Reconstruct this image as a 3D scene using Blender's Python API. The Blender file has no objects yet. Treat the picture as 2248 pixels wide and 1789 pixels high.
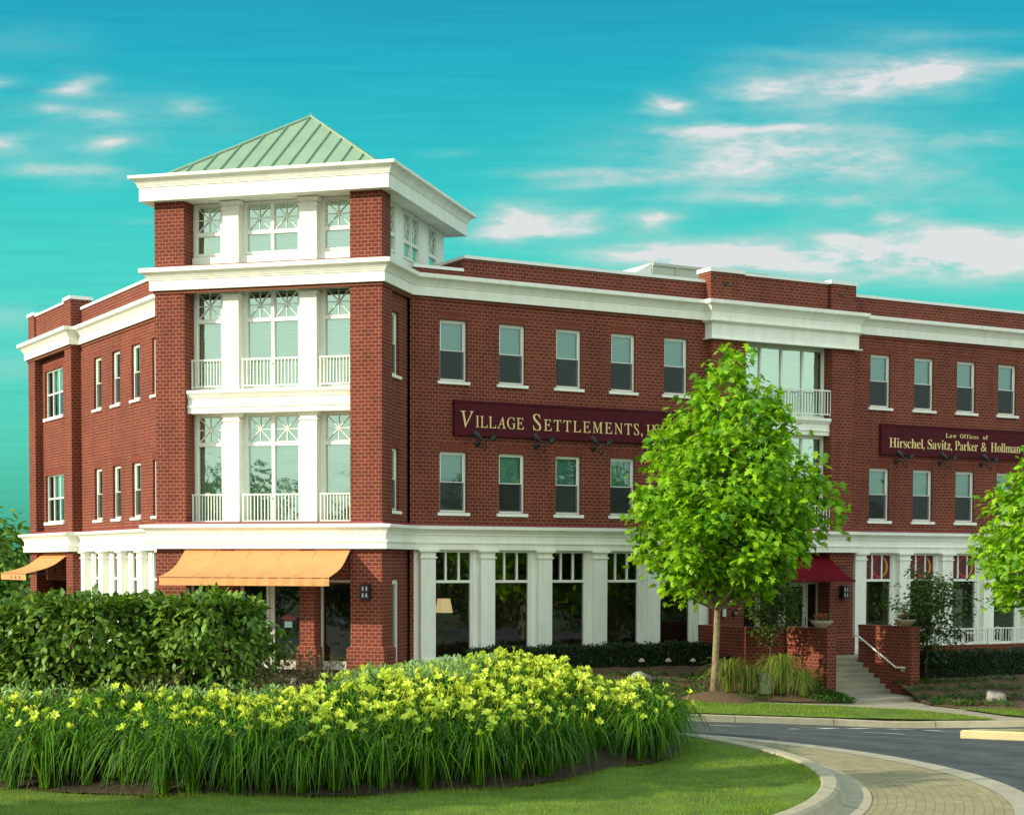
import bpy, bmesh, math, random
import numpy as np
from mathutils import Vector, Matrix
R = math.radians
random.seed(7); RNG = np.random.default_rng(11)
sc = bpy.context.scene
COL = sc.collection

# ------------------------------------------------------------------ camera
cd = bpy.data.cameras.new('camera'); cam = bpy.data.objects.new('camera', cd); COL.objects.link(cam)
cd.sensor_width = 36; cd.lens = 60.765; cd.shift_x = .00654; cd.shift_y = .22876
cd.clip_start = .1; cd.clip_end = 9000
cam.matrix_world = Matrix.Rotation(R(90) - .0443, 4, 'X') @ Matrix.Rotation(.0024, 4, 'Z')
sc.camera = cam

# ------------------------------------------------------------------ light
SUN_AZ, SUN_EL = R(24), R(22)      # azimuth measured from -X (left) towards the camera
sdir = Vector((-math.cos(SUN_AZ) * math.cos(SUN_EL), -math.sin(SUN_AZ) * math.cos(SUN_EL), math.sin(SUN_EL)))
sl = bpy.data.lights.new('sun', 'SUN'); sun = bpy.data.objects.new('sun', sl); COL.objects.link(sun)
sl.energy = 4.5; sl.angle = R(.5); sl.color = (1, .88, .66)
sun.rotation_euler = sdir.to_track_quat('Z', 'Y').to_euler()
sc.view_settings.view_transform = 'Standard'; sc.view_settings.look = 'None'
sc.view_settings.exposure = .32; sc.view_settings.gamma = 1

def lin(c):
    return tuple((v / 255 / 12.92 if v / 255 <= .04045 else ((v / 255 + .055) / 1.055) ** 2.4) for v in c)

class NT:
    """tiny node-tree helper"""
    def __init__(s, tree): s.t = tree; s.n = tree.nodes; s.l = tree.links
    def node(s, typ, ins=None, **kw):
        nd = s.n.new(typ)
        for k, v in kw.items(): setattr(nd, k, v)
        for k, v in (ins or {}).items(): s.set(nd.inputs[k], v)
        return nd
    def set(s, sock, v):
        if isinstance(v, bpy.types.NodeSocket): s.l.new(v, sock)
        elif isinstance(v, bpy.types.Node): s.l.new(v.outputs[0], sock)
        else:
            if isinstance(v, (tuple, list)) and len(v) == 3 and sock.type == 'RGBA': v = (*v, 1)
            sock.default_value = v
    def math(s, op, a, b=None, c=None, clamp=False):
        nd = s.n.new('ShaderNodeMath'); nd.operation = op; nd.use_clamp = clamp
        for i, v in enumerate((a, b, c)):
            if v is not None: s.set(nd.inputs[i], v)
        return nd.outputs[0]
    def vmath(s, op, a, b=None, c=None):
        nd = s.n.new('ShaderNodeVectorMath'); nd.operation = op
        for i, v in enumerate((a, b, c)):
            if v is not None: s.set(nd.inputs[i], v)
        return nd.outputs['Value'] if op in ('DOT_PRODUCT', 'LENGTH') else nd.outputs[0]
    def mix(s, f, a, b, blend='MIX'):
        nd = s.n.new('ShaderNodeMix'); nd.data_type = 'RGBA'; nd.blend_type = blend
        s.set(nd.inputs[0], f); s.set(nd.inputs[6], a); s.set(nd.inputs[7], b)
        return nd.outputs[2]
    def ramp(s, f, stops, interp='LINEAR'):
        nd = s.n.new('ShaderNodeValToRGB'); nd.color_ramp.interpolation = interp
        e = nd.color_ramp.elements
        while len(e) < len(stops): e.new(.5)
        for i, (p, c) in enumerate(stops):
            e[i].position = p; e[i].color = (*c, 1) if len(c) == 3 else c
        s.set(nd.inputs[0], f); return nd.outputs[0]
    def noise(s, vec, scale, detail=3, rough=.55, out=0, w=None):
        nd = s.n.new('ShaderNodeTexNoise'); nd.inputs['Scale'].default_value = scale
        nd.inputs['Detail'].default_value = detail; nd.inputs['Roughness'].default_value = rough
        if vec is not None: s.set(nd.inputs['Vector'], vec)
        return nd.outputs[out]

# ------------------------------------------------------------------ sky
w = bpy.data.worlds.new('World'); sc.world = w; w.use_nodes = True
T = NT(w.node_tree); T.n.clear()
tc = T.node('ShaderNodeTexCoord'); sp = T.node('ShaderNodeSeparateXYZ', {0: tc.outputs['Generated']})
X, Y, Z = sp.outputs
sky = T.node('ShaderNodeTexSky', sky_type='NISHITA', sun_disc=False)
sky.sun_elevation = SUN_EL; sky.sun_rotation = math.atan2(sdir.x, sdir.y)
grad = T.ramp(T.math('MULTIPLY', Z, 1 / .34, clamp=True), [
    (0.0, lin((62, 150, 122))), (.10, lin((78, 186, 160))), (.20, lin((88, 208, 182))), (.34, lin((84, 214, 198))),
    (.50, lin((74, 211, 200))), (.64, lin((54, 197, 200))), (.80, lin((40, 176, 197))), (.96, lin((34, 152, 189)))])
ay = T.math('MAXIMUM', T.math('ABSOLUTE', Y), .05)
A = T.math('DIVIDE', X, ay); B = T.math('DIVIDE', Z, ay)
ab = T.node('ShaderNodeCombineXYZ', {0: A, 1: B, 2: 0.0}).outputs[0]
stretch = T.vmath('MULTIPLY', ab, (9.0, 42.0, 1.0))
n1 = T.noise(stretch, 1.0, 4, .6, out=1)
wob = T.vmath('MULTIPLY', T.vmath('SUBTRACT', n1, (.5, .5, .5)), (.045, .012, 0))
abw = T.vmath('ADD', ab, wob)
def pix(x, y):     # a point of the sky in tangent units
    return (x * 1.04267 - 1109.3) / 3794.4, (1240.7 - y * 1.04267) / 3794.4
BL = [(1945, 160, 105, 26, 1.25), (1800, 185, 120, 26, 1.1), (1590, 202, 60, 15, 1.2), (1390, 236, 42, 15, 1.3), (1570, 160, 60, 10, .4), (1690, 225, 150, 30, .35),
      (1600, 288, 180, 9, .75), (1620, 345, 210, 38, .8), (1760, 350, 210, 40, .3), (1250, 374, 135, 9, .85), (1250, 398, 110, 8, .6), (1345, 388, 60, 9, .6),
      (1075, 470, 70, 26, 1.35), (1120, 492, 140, 18, .6), (1240, 474, 50, 15, .9), (1380, 470, 42, 14, 1.1), (1870, 468, 42, 16, .8), (1955, 465, 32, 14, .5),
      (1740, 510, 38, 10, .9), (1600, 428, 250, 9, .55), (1900, 552, 430, 36, 1.5), (1430, 545, 130, 16, 1.1), (2100, 525, 220, 30, 1.2),
      (2050, 302, 85, 13, .7), (2145, 145, 45, 11, .7), (1980, 90, 120, 9, .25), (1640, 130, 130, 12, .22),
      (172, 196, 40, 14, 1.1), (408, 237, 42, 12, .65), (130, 242, 30, 9, .6), (215, 262, 45, 12, .9), (15, 190, 34, 9, .9), (16, 318, 42, 16, 1.1),
      (228, 320, 42, 11, .9), (90, 370, 80, 11, .85), (205, 385, 55, 18, .9), (230, 285, 240, 60, .42), (70, 110, 120, 30, .22), (920, 335, 45, 7, .4),
      (1700, 300, 330, 70, .30), (1500, 400, 300, 60, .25), (1950, 430, 200, 50, .3), (1850, 120, 200, 40, .25), (1450, 300, 110, 20, .4), (1990, 200, 60, 20, .4), (1530, 545, 200, 20, .6), (1180, 500, 120, 14, .5), (20, 690, 80, 28, .55), (20, 780, 80, 20, .65), (300, 480, 70, 6, .35)]
acc = None
for x, y, hw, hh, amp in BL:
    a, b = pix(x, y); sx, sy = 3794.4 / (hw * 1.25), 3794.4 / (hh * 1.45)
    v = T.vmath('MULTIPLY_ADD', abw, (sx, sy, 0), (-a * sx, -b * sy, 0))
    g = T.math('POWER', .3679, T.vmath('DOT_PRODUCT', v, v))
    acc = T.math('MULTIPLY', g, amp) if acc is None else T.math('MULTIPLY_ADD', g, amp, acc)
n2 = T.noise(T.vmath('MULTIPLY', abw, (20, 66, 1)), 1.0, 7, .62)
cm = T.math('MULTIPLY', acc, T.math('MULTIPLY_ADD', n2, 2.4, -.48))
streak = T.noise(T.vmath('MULTIPLY', ab, (10, 260, 1)), 1.0, 2, .5)
grad = T.mix(1.0, grad, T.ramp(streak, [(.3, (.93, .95, .96)), (.7, (1.06, 1.04, 1.03))]), 'MULTIPLY')
cm2 = T.node('ShaderNodeMapRange', {0: cm, 1: .02, 2: 1.12, 3: 0.0, 4: .90}, interpolation_type='LINEAR').outputs[0]
cloudcol = T.ramp(cm2, [(0, lin((150, 218, 205))), (.6, lin((205, 220, 217))), (1, lin((240, 232, 233)))])
skyc = T.mix(cm2, grad, cloudcol)
hi = T.node('ShaderNodeMapRange', {0: Z, 1: .36, 2: .75}, interpolation_type='SMOOTHSTEP').outputs[0]
dome = T.mix(1.0, sky.outputs[0], (.85, 1.0, .92), 'MULTIPLY')
low = T.vmath('SCALE', skyc); low.node.inputs['Scale'].default_value = 7.35
front = T.mix(hi, low, dome)
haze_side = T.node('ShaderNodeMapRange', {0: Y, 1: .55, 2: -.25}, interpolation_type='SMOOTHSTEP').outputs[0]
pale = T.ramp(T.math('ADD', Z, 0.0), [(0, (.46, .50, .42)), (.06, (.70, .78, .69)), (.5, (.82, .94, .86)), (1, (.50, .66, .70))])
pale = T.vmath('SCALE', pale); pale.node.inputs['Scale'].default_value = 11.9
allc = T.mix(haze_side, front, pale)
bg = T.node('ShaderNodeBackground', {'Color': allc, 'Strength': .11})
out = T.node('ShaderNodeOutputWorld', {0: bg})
w.cycles.sampling_method = 'MANUAL'; w.cycles.sample_map_resolution = 512

# ------------------------------------------------------------------ materials
MATS = {}
def mat(name, col=(.5, .5, .5), rough=.6, metal=0, spec=.5, var=0, vscale=3, bump=0, bscale=40, col2=None):
    m = bpy.data.materials.new(name); m.use_nodes = True; t = NT(m.node_tree)
    b = t.n['Principled BSDF']; b.inputs['Base Color'].default_value = (*col, 1)
    b.inputs['Roughness'].default_value = rough; b.inputs['Metallic'].default_value = metal
    b.inputs['Specular IOR Level'].default_value = spec
    if var or col2:
        pos = t.node('ShaderNodeNewGeometry').outputs['Position']
        n = t.noise(pos, vscale, 5, .65)
        lo = tuple(c * (1 - var) for c in col); hi_ = col2 or tuple(min(1, c * (1 + var)) for c in col)
        t.l.new(t.ramp(n, [(.3, lo), (.7, hi_)]), b.inputs['Base Color'])
    if bump:
        pos = t.node('ShaderNodeNewGeometry').outputs['Position']
        bn = t.node('ShaderNodeBump', {'Height': t.noise(pos, bscale, 4), 'Strength': bump, 'Distance': .02})
        t.l.new(bn.outputs[0], b.inputs['Normal'])
    MATS[name] = m; return m

def wall_uv(t):
    g = t.node('ShaderNodeNewGeometry')
    tan = t.vmath('CROSS_PRODUCT', g.outputs['True Normal'], (0, 0, 1))
    u = t.vmath('DOT_PRODUCT', g.outputs['Position'], t.vmath('NORMALIZE', tan))
    z = t.node('ShaderNodeSeparateXYZ', {0: g.outputs['Position']}).outputs[2]
    return g, u, z

def brick_mat(name, c1, c2, mortar, bw=.2032, bh=.1016, soldier=False):
    m = bpy.data.materials.new(name); m.use_nodes = True; t = NT(m.node_tree); b = t.n['Principled BSDF']
    g, u, z = wall_uv(t)
    vec = t.node('ShaderNodeCombineXYZ', {0: z if soldier else u, 1: u if soldier else t.math('ADD', z, 60 * bh + .03), 2: 0.0}).outputs[0]
    br = t.node('ShaderNodeTexBrick', {'Vector': vec, 'Color1': c1, 'Color2': c2, 'Mortar': mortar, 'Scale': 1.0,
                'Mortar Size': .007 if not soldier else .005, 'Mortar Smooth': .15, 'Bias': .1, 'Brick Width': bw if not soldier else .4,
                'Row Height': bh if not soldier else .072})
    br.offset = .5 if not soldier else 0
    n = t.noise(g.outputs['Position'], .55, 4, .6)
    n2 = t.noise(vec, 38, 3, .7)
    c = t.mix(1.0, br.outputs[0], t.ramp(n, [(.3, (.86, .86, .88)), (.7, (1.1, 1.08, 1.05))]), 'MULTIPLY')
    c = t.mix(1.0, c, t.ramp(n2, [(.25, (.82, .82, .82)), (.75, (1.15, 1.13, 1.1))]), 'MULTIPLY')
    sep = t.node('ShaderNodeSeparateXYZ', {0: vec}) if not soldier else None
    if sep:
        st_ = t.noise(t.node('ShaderNodeCombineXYZ', {0: t.math('MULTIPLY', u, 2.6), 1: t.math('MULTIPLY', z, .22), 2: 0.0}).outputs[0], 1.0, 5, .7)
        c = t.mix(1.0, c, t.ramp(st_, [(.28, (.74, .73, .74)), (.5, (1, 1, 1)), (.8, (1.12, 1.1, 1.1))]), 'MULTIPLY')
    t.l.new(c, b.inputs['Base Color']); b.inputs['Roughness'].default_value = .85; b.inputs['Specular IOR Level'].default_value = .25
    h = t.math('SUBTRACT', t.math('MULTIPLY', n2, .3), br.outputs[1])
    t.l.new(t.node('ShaderNodeBump', {'Height': h, 'Strength': .5, 'Distance': .008}).outputs[0], b.inputs['Normal'])
    MATS[name] = m; return m

def leaf_mat(name, c1, c2, trans=.35, tcol=None, rough=.5, spec=.35, patch=False):
    m = bpy.data.materials.new(name); m.use_nodes = True; t = NT(m.node_tree); b = t.n['Principled BSDF']
    g = t.node('ShaderNodeNewGeometry')
    col = t.ramp(g.outputs['Random Per Island'], [(0, c1), (1, c2)])
    if patch: col = t.mix(1.0, col, t.ramp(t.noise(g.outputs['Position'], 1.1, 6, .7), [(.3, (.55, .62, .6)), (.5, (1, 1, 1)), (.72, (1.35, 1.15, 1.0))]), 'MULTIPLY')
    t.l.new(col, b.inputs['Base Color']); b.inputs['Roughness'].default_value = rough; b.inputs['Specular IOR Level'].default_value = spec
    tr = t.node('ShaderNodeBsdfTranslucent')
    if tcol: tr.inputs[0].default_value = (*tcol, 1)
    else: t.l.new(t.mix(1.0, col, (1.5, 1.35, .6), 'MULTIPLY'), tr.inputs[0])
    mx = t.node('ShaderNodeMixShader', {0: trans, 1: b.outputs[0], 2: tr.outputs[0]})
    t.l.new(mx.outputs[0], t.n['Material Output'].inputs[0])
    MATS[name] = m; return m

def glass_mat(name, tint=(.86, .93, .9), base=.09, gcol=(.95, 1, .97)):
    m = bpy.data.materials.new(name); m.use_nodes = True; t = NT(m.node_tree); t.n.remove(t.n['Principled BSDF'])
    fr = t.node('ShaderNodeFresnel', {'IOR': 1.5})
    f = t.math('MULTIPLY_ADD', fr, 1.35, base - .03, clamp=True)
    pos = t.node('ShaderNodeNewGeometry').outputs['Position']
    bn = t.node('ShaderNodeBump', {'Height': t.noise(pos, 1.3, 2), 'Strength': .25, 'Distance': .03})
    gl = t.node('ShaderNodeBsdfGlossy', {'Color': gcol, 'Roughness': .015, 'Normal': bn.outputs[0]})
    tr = t.node('ShaderNodeBsdfTransparent', {'Color': tint})
    mx = t.node('ShaderNodeMixShader', {0: f, 1: tr.outputs[0], 2: gl.outputs[0]})
    t.l.new(mx.outputs[0], t.n['Material Output'].inputs[0]); MATS[name] = m; return m

def screen_mat():
    m = bpy.data.materials.new('insect_screen'); m.use_nodes = True; t = NT(m.node_tree); b = t.n['Principled BSDF']; b.inputs['Base Color'].default_value = (.03, .035, .035, 1); b.inputs['Roughness'].default_value = .9
    mx = t.node('ShaderNodeMixShader', {0: .62, 1: t.node('ShaderNodeBsdfTransparent').outputs[0], 2: b.outputs[0]}); t.l.new(mx.outputs[0], t.n['Material Output'].inputs[0]); return m
BRICK = brick_mat('brick', (.200, .038, .026), (.136, .027, .021), (.34, .19, .11))
SOLDIER = brick_mat('brick_soldier_course', (.21, .035, .024), (.155, .026, .02), (.27, .16, .09), soldier=True)
WHITE = mat('white_paint', (.88, .89, .81), .55, var=.035, vscale=1.2, spec=.3)
def weather(m, lo, hi_):
    t = NT(m.node_tree); b = t.n['Principled BSDF']; src = b.inputs['Base Color'].links[0].from_socket; g, u, z = wall_uv(t)
    n = t.noise(t.node('ShaderNodeCombineXYZ', {0: t.math('MULTIPLY', u, 3.2), 1: t.math('MULTIPLY', z, .5), 2: 0.0}).outputs[0], 1.0, 6, .7)
    t.l.new(t.mix(1.0, src, t.ramp(n, [(.25, lo), (.55, (1, 1, 1)), (.8, hi_)]), 'MULTIPLY'), b.inputs['Base Color'])
weather(WHITE, (.87, .87, .82), (1.02, 1.02, 1.01))
FRAMEW = mat('white_window_vinyl', (.84, .85, .78), .4, spec=.4)
COPE = mat('coping_metal', (.80, .82, .80), .4, var=.05)
FLASH = mat('red_flashing', (.20, .024, .030), .6)
ROOFG = mat('green_roof_metal', (.25, .355, .25), .42, var=.10, vscale=1.0, spec=.5)
SEAMG = mat('green_roof_seam', (.20, .36, .25), .45)
GLASS = glass_mat('window_glass', (.46, .68, .66), .115, (.7, .95, .95)); GLASST = glass_mat('tower_window_glass', (.84, .97, .90), .46, (.74, .98, .85))
SCREEN = screen_mat(); GLASSD = glass_mat('shopfront_glass', (.62, .66, .62), .085)
BLIND = mat('blind_slat', (.82, .92, .82), .6)
DARK = mat('dark_interior', (.055, .05, .045), .9, var=.3, vscale=1)
TAN = mat('tan_interior', (.16, .11, .06), .9, var=.4, vscale=.8)
DECK = mat('roof_deck', (.25, .25, .24), .9)
def fabric(name, c, tr):
    m = mat(name, c, .9, spec=.1, var=.09, vscale=2.2, bump=.25, bscale=9)
    t = NT(m.node_tree); b = t.n['Principled BSDF']
    tl = t.node('ShaderNodeBsdfTranslucent', {'Color': c})
    mx = t.node('ShaderNodeMixShader', {0: tr, 1: b.outputs[0], 2: tl.outputs[0]}); t.l.new(mx.outputs[0], t.n['Material Output'].inputs[0]); return m
ORANGE = fabric('orange_awning_fabric', (.70, .335, .14), .10)
REDF = fabric('red_awning_fabric', (.13, .004, .010), .04)
MAROON = mat('maroon_sign_paint', (.075, .008, .016), .6, var=.15, vscale=4, spec=.12)
GOLD = mat('gold_letters', (.80, .60, .27), .5)
BLACK = mat('black_metal', (.012, .012, .013), .45)
LAMPG = mat('lantern_glass', (.62, .66, .66), .3)
CONC = mat('concrete', (.36, .33, .25), .9, var=.16, vscale=2.5, bump=.3, bscale=60)
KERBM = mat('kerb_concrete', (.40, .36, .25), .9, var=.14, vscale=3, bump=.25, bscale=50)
KERBY = mat('yellow_kerb_concrete', (.52, .44, .24), .9, var=.12, vscale=3)  # yellower concrete of the splitter island kerb
ASPH = mat('asphalt', (.060, .069, .074), .85, var=.35, vscale=2.2, bump=.5, bscale=120)
PAINT = mat('road_paint', (.62, .62, .55), .7, var=.1)
SOIL = mat('mulch', (.052, .032, .017), .95, var=.55, vscale=14, bump=1, bscale=30)
BANKM = mat('bank_mulch', (.12, .070, .036), .95, var=.5, vscale=12, bump=1, bscale=30)
GRASSB = mat('lawn_ground', (.10, .17, .012), .95, var=.45, vscale=1.6, bump=.6, bscale=60)
GROUNDM = mat('far_ground', (.05, .085, .02), .95, var=.3, vscale=.2)
BARK = mat('pale_bark', (.33, .26, .14), .85, col2=(.13, .10, .06), vscale=6, bump=.4, bscale=20)
BARKD = mat('dark_bark', (.06, .045, .03), .9, var=.3, vscale=9)
MAPLE = leaf_mat('plane_leaf', (.055, .21, .005), (.33, .59, .014), .34)
DOG = leaf_mat('dogwood_leaf', (.035, .085, .014), (.085, .15, .022), .25)
SHRUBL = leaf_mat('shrub_leaf', (.036, .105, .006), (.20, .33, .038), .2, rough=.45, spec=.35)
BOX = leaf_mat('hedge_leaf', (.010, .032, .006), (.030, .065, .010), .12)
HEDGEC = mat('hedge_core', (.006, .014, .004), .95)
LILYL = leaf_mat('lily_leaf', (.006, .034, .002), (.15, .36, .006), .20)
LILYF = leaf_mat('lily_petal', (.60, .80, .06), (.84, .92, .20), .30, tcol=(.85, .88, .05), spec=.2)
BUD = leaf_mat('lily_bud', (.36, .50, .03), (.70, .72, .06), .25)
SILVER = leaf_mat('silver_leaf', (.17, .33, .08), (.34, .50, .17), .2)
DARKL = leaf_mat('dark_perennial_leaf', (.035, .045, .012), (.12, .07, .022), .15)
TUFT = leaf_mat('bank_plant_leaf', (.03, .095, .012), (.075, .19, .02), .2)
ORNG = leaf_mat('ornamental_grass_blade', (.11, .20, .025), (.30, .35, .07), .3)
FARB = leaf_mat('sun_toned_far_tree_leaf', (.07, .17, .018), (.22, .36, .045), .3)  # brighter copy of the far tree leaf, sunlight put into its colour
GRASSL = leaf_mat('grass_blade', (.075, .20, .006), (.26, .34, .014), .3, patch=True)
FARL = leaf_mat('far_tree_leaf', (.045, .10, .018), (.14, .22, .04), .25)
REDFL = leaf_mat('red_flower', (.35, .01, .02), (.6, .02, .04), .2)
STONE = mat('boulder_stone', (.30, .29, .26), .9, var=.35, vscale=5, bump=.6, bscale=12)
BOWLM = mat('planter_concrete', (.48, .38, .27), .85, var=.12, vscale=6)
RTUM = mat('rooftop_unit_metal', (.42, .47, .38), .55, var=.06)
UTIL = mat('utility_box_green', (.20, .26, .15), .7, var=.5, vscale=9)
GREYM = mat('grey_metal', (.22, .23, .23), .5)

def joints(m, step):
    t = NT(m.node_tree); b = t.n['Principled BSDF']; src = b.inputs['Base Color'].links[0].from_socket
    s_ = t.node('ShaderNodeSeparateXYZ', {0: t.node('ShaderNodeNewGeometry').outputs['Position']}); q = t.math('MULTIPLY_ADD', s_.outputs[1], .35, s_.outputs[0])
    k = t.math('LESS_THAN', t.math('PINGPONG', q, step / 2), .012)
    t.l.new(t.mix(k, src, (.09, .08, .06)), b.inputs['Base Color'])
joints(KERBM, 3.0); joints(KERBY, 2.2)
def paver_mat():
    m = bpy.data.materials.new('beige_pavers'); m.use_nodes = True; t = NT(m.node_tree); b = t.n['Principled BSDF']
    uv = t.node('ShaderNodeUVMap').outputs[0]
    br = t.node('ShaderNodeTexBrick', {'Vector': uv, 'Color1': (.27, .235, .13), 'Color2': (.33, .285, .16), 'Mortar': (.215, .185, .105), 'Scale': 1.0,
                'Mortar Size': .007, 'Mortar Smooth': .4, 'Brick Width': .24, 'Row Height': .12})
    g = t.node('ShaderNodeNewGeometry').outputs['Position']
    c = t.mix(1.0, br.outputs[0], t.ramp(t.noise(g, 1.5, 5, .65), [(.3, (.84, .84, .84)), (.7, (1.12, 1.1, 1.06))]), 'MULTIPLY')
    t.l.new(c, b.inputs['Base Color']); b.inputs['Roughness'].default_value = .9
    t.l.new(t.node('ShaderNodeBump', {'Height': t.math('SUBTRACT', 1.0, br.outputs[1]), 'Strength': .6, 'Distance': .01}).outputs[0], b.inputs['Normal'])
    MATS['beige_pavers'] = m; return m
PAVER = paver_mat()
# asphalt: worn wheel tracks round the island, repair patches, fine speckle
t = NT(ASPH.node_tree); b = t.n['Principled BSDF']; src = b.inputs['Base Color'].links[0].from_socket
pp = t.node('ShaderNodeNewGeometry').outputs['Position']; rad = t.vmath('LENGTH', t.vmath('MULTIPLY', t.vmath('SUBTRACT', pp, (-2.66, 23.78, 0)), (1, 1, 0)))
trk = t.math('SINE', t.math('MULTIPLY_ADD', t.noise(pp, .25, 2), 2.0, t.math('MULTIPLY', rad, 3.4)))
t.l.new(t.mix(1.0, src, t.ramp(t.math('MULTIPLY_ADD', trk, .25, t.noise(pp, .5, 4, .7)), [(.2, (.80, .80, .80)), (.8, (1.18, 1.18, 1.17))]), 'MULTIPLY'), b.inputs['Base Color'])
# asphalt: add fine speckle
t = NT(ASPH.node_tree); b = t.n['Principled BSDF']; src = b.inputs['Base Color'].links[0].from_socket
sp2 = t.noise(t.node('ShaderNodeNewGeometry').outputs['Position'], 55, 2, .7)
t.l.new(t.mix(1.0, src, t.ramp(sp2, [(.35, (.62, .62, .62)), (.65, (1.45, 1.45, 1.42))]), 'MULTIPLY'), b.inputs['Base Color'])

# ------------------------------------------------------------------ object helpers
WORLD = {}
def tag(o, label=None, cat=None, group=None, kind=None):
    if label: o['label'] = label
    if cat: o['category'] = cat
    if group: o['group'] = group
    if kind: o['kind'] = kind
    return o
def empty(name, loc, label, cat, group=None, rz=0):
    o = bpy.data.objects.new(name, None); COL.objects.link(o); o.empty_display_size = .3
    o.location = loc; o.rotation_euler = (0, 0, rz)
    WORLD[o.name] = Matrix.Translation(loc) @ Matrix.Rotation(rz, 4, 'Z')
    return tag(o, label, cat, group)
def link(name, me, parent=None, M=None, local=False):
    """link a mesh as ONE object; M is its world matrix (its matrix in the parent's space when local)"""
    o = bpy.data.objects.new(name, me); COL.objects.link(o)
    M = M or Matrix.Identity(4)
    if parent is not None:
        o.parent = parent
        if not local: M = WORLD.get(parent.name, Matrix.Identity(4)).inverted() @ M
    o.matrix_basis = M
    WORLD[o.name] = (WORLD.get(parent.name, Matrix.Identity(4)) if parent is not None else Matrix.Identity(4)) @ M
    return o

class MB:
    def __init__(s): s.v = []; s.f = []; s.mi = []; s.uv = None
    def face(s, pts, M=None, mi=0):
        k = len(s.v)
        s.v += [tuple(M @ Vector(p)) if M else tuple(p) for p in pts]
        s.f.append(tuple(range(k, k + len(pts)))); s.mi.append(mi); return s
    def mesh(s, vs, fs, M=None, mi=0):
        k = len(s.v); s.v += [tuple(M @ Vector(p)) if M else tuple(p) for p in vs]
        for f in fs: s.f.append(tuple(k + i for i in f)); s.mi.append(mi)
        return s
    def box(s, x0, x1, y0, y1, z0, z1, M=None, mi=0):
        vs = [(x, y, z) for x in (x0, x1) for y in (y0, y1) for z in (z0, z1)]
        return s.mesh(vs, [(0, 1, 3, 2), (4, 6, 7, 5), (0, 4, 5, 1), (2, 3, 7, 6), (0, 2, 6, 4), (1, 5, 7, 3)], M, mi)
    def tube(s, pts, rad, n=8, M=None, mi=0, cap=True):
        pts = [Vector(p) for p in pts]
        if not isinstance(rad, (list, tuple)): rad = [rad] * len(pts)
        k = len(s.v); up = None
        for i, p in enumerate(pts):
            d = (pts[min(i + 1, len(pts) - 1)] - pts[max(i - 1, 0)]).normalized()
            a = d.orthogonal().normalized() if up is None else (up - d * up.dot(d)).normalized()
            up = a; b = d.cross(a)
            for j in range(n):
                q = p + (a * math.cos(2 * math.pi * j / n) + b * math.sin(2 * math.pi * j / n)) * rad[i]
                s.v.append(tuple(M @ q) if M else tuple(q))
        for i in range(len(pts) - 1):
            for j in range(n):
                s.f.append((k + i * n + j, k + i * n + (j + 1) % n, k + (i + 1) * n + (j + 1) % n, k + (i + 1) * n + j)); s.mi.append(mi)
        if cap:
            s.f.append(tuple(k + j for j in range(n))[::-1]); s.mi.append(mi)
            s.f.append(tuple(k + (len(pts) - 1) * n + j for j in range(n))); s.mi.append(mi)
        return s
    def lathe(s, prof, n=20, M=None, mi=0):
        k = len(s.v)
        for r, z in prof:
            for j in range(n):
                q = Vector((r * math.cos(2 * math.pi * j / n), r * math.sin(2 * math.pi * j / n), z)); s.v.append(tuple(M @ q) if M else tuple(q))
        for i in range(len(prof) - 1):
            for j in range(n):
                s.f.append((k + i * n + j, k + i * n + (j + 1) % n, k + (i + 1) * n + (j + 1) % n, k + (i + 1) * n + j)); s.mi.append(mi)
        return s
    def sweep(s, path, prof, closed=False, mi=0, M=None, mis=None):
        """sweep profile (offset, z) along a ground path; offsets go to the right of travel; corners are mitred"""
        P = [Vector(p[:2]) for p in path]; n = len(P); k = len(s.v); m = len(prof)
        for i in range(n):
            dirs = []
            if i > 0 or closed: dirs.append((P[i] - P[i - 1]).normalized())
            if i < n - 1 or closed: dirs.append((P[(i + 1) % n] - P[i]).normalized())
            ns = [Vector((d.y, -d.x)) for d in dirs]
            nm = (ns[0] + ns[-1]).normalized(); nm = nm / max(.25, nm.dot(ns[0]))
            for o, z in prof: s.v.append((P[i].x + nm.x * o, P[i].y + nm.y * o, z))
        for i in range(n if closed else n - 1):
            a, b = k + i * m, k + ((i + 1) % n) * m
            for j in range(m - 1):
                s.f.append((a + j, b + j, b + j + 1, a + j + 1)); s.mi.append(mis[j] if mis else mi)
        if not closed:
            s.f.append(tuple(range(k, k + m))); s.mi.append(mi)
            s.f.append(tuple(k + (n - 1) * m + j for j in range(m))[::-1]); s.mi.append(mi)
        return s
    def make(s, name, mats, smooth=False, recalc=True):
        me = bpy.data.meshes.new(name); me.from_pydata(s.v, [], s.f)
        for m in (mats if isinstance(mats, (list, tuple)) else [mats]): me.materials.append(m)
        if any(s.mi): me.polygons.foreach_set('material_index', s.mi)
        if recalc:
            bm = bmesh.new(); bm.from_mesh(me); bmesh.ops.recalc_face_normals(bm, faces=bm.faces); bm.to_mesh(me); bm.free()
        if smooth: me.polygons.foreach_set('use_smooth', [True] * len(me.polygons))
        return me
    def build(s, name, mats, parent=None, M=None, smooth=False, recalc=True, local=False):
        return link(name, s.make(name, mats, smooth, recalc), parent, M, local)

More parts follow.
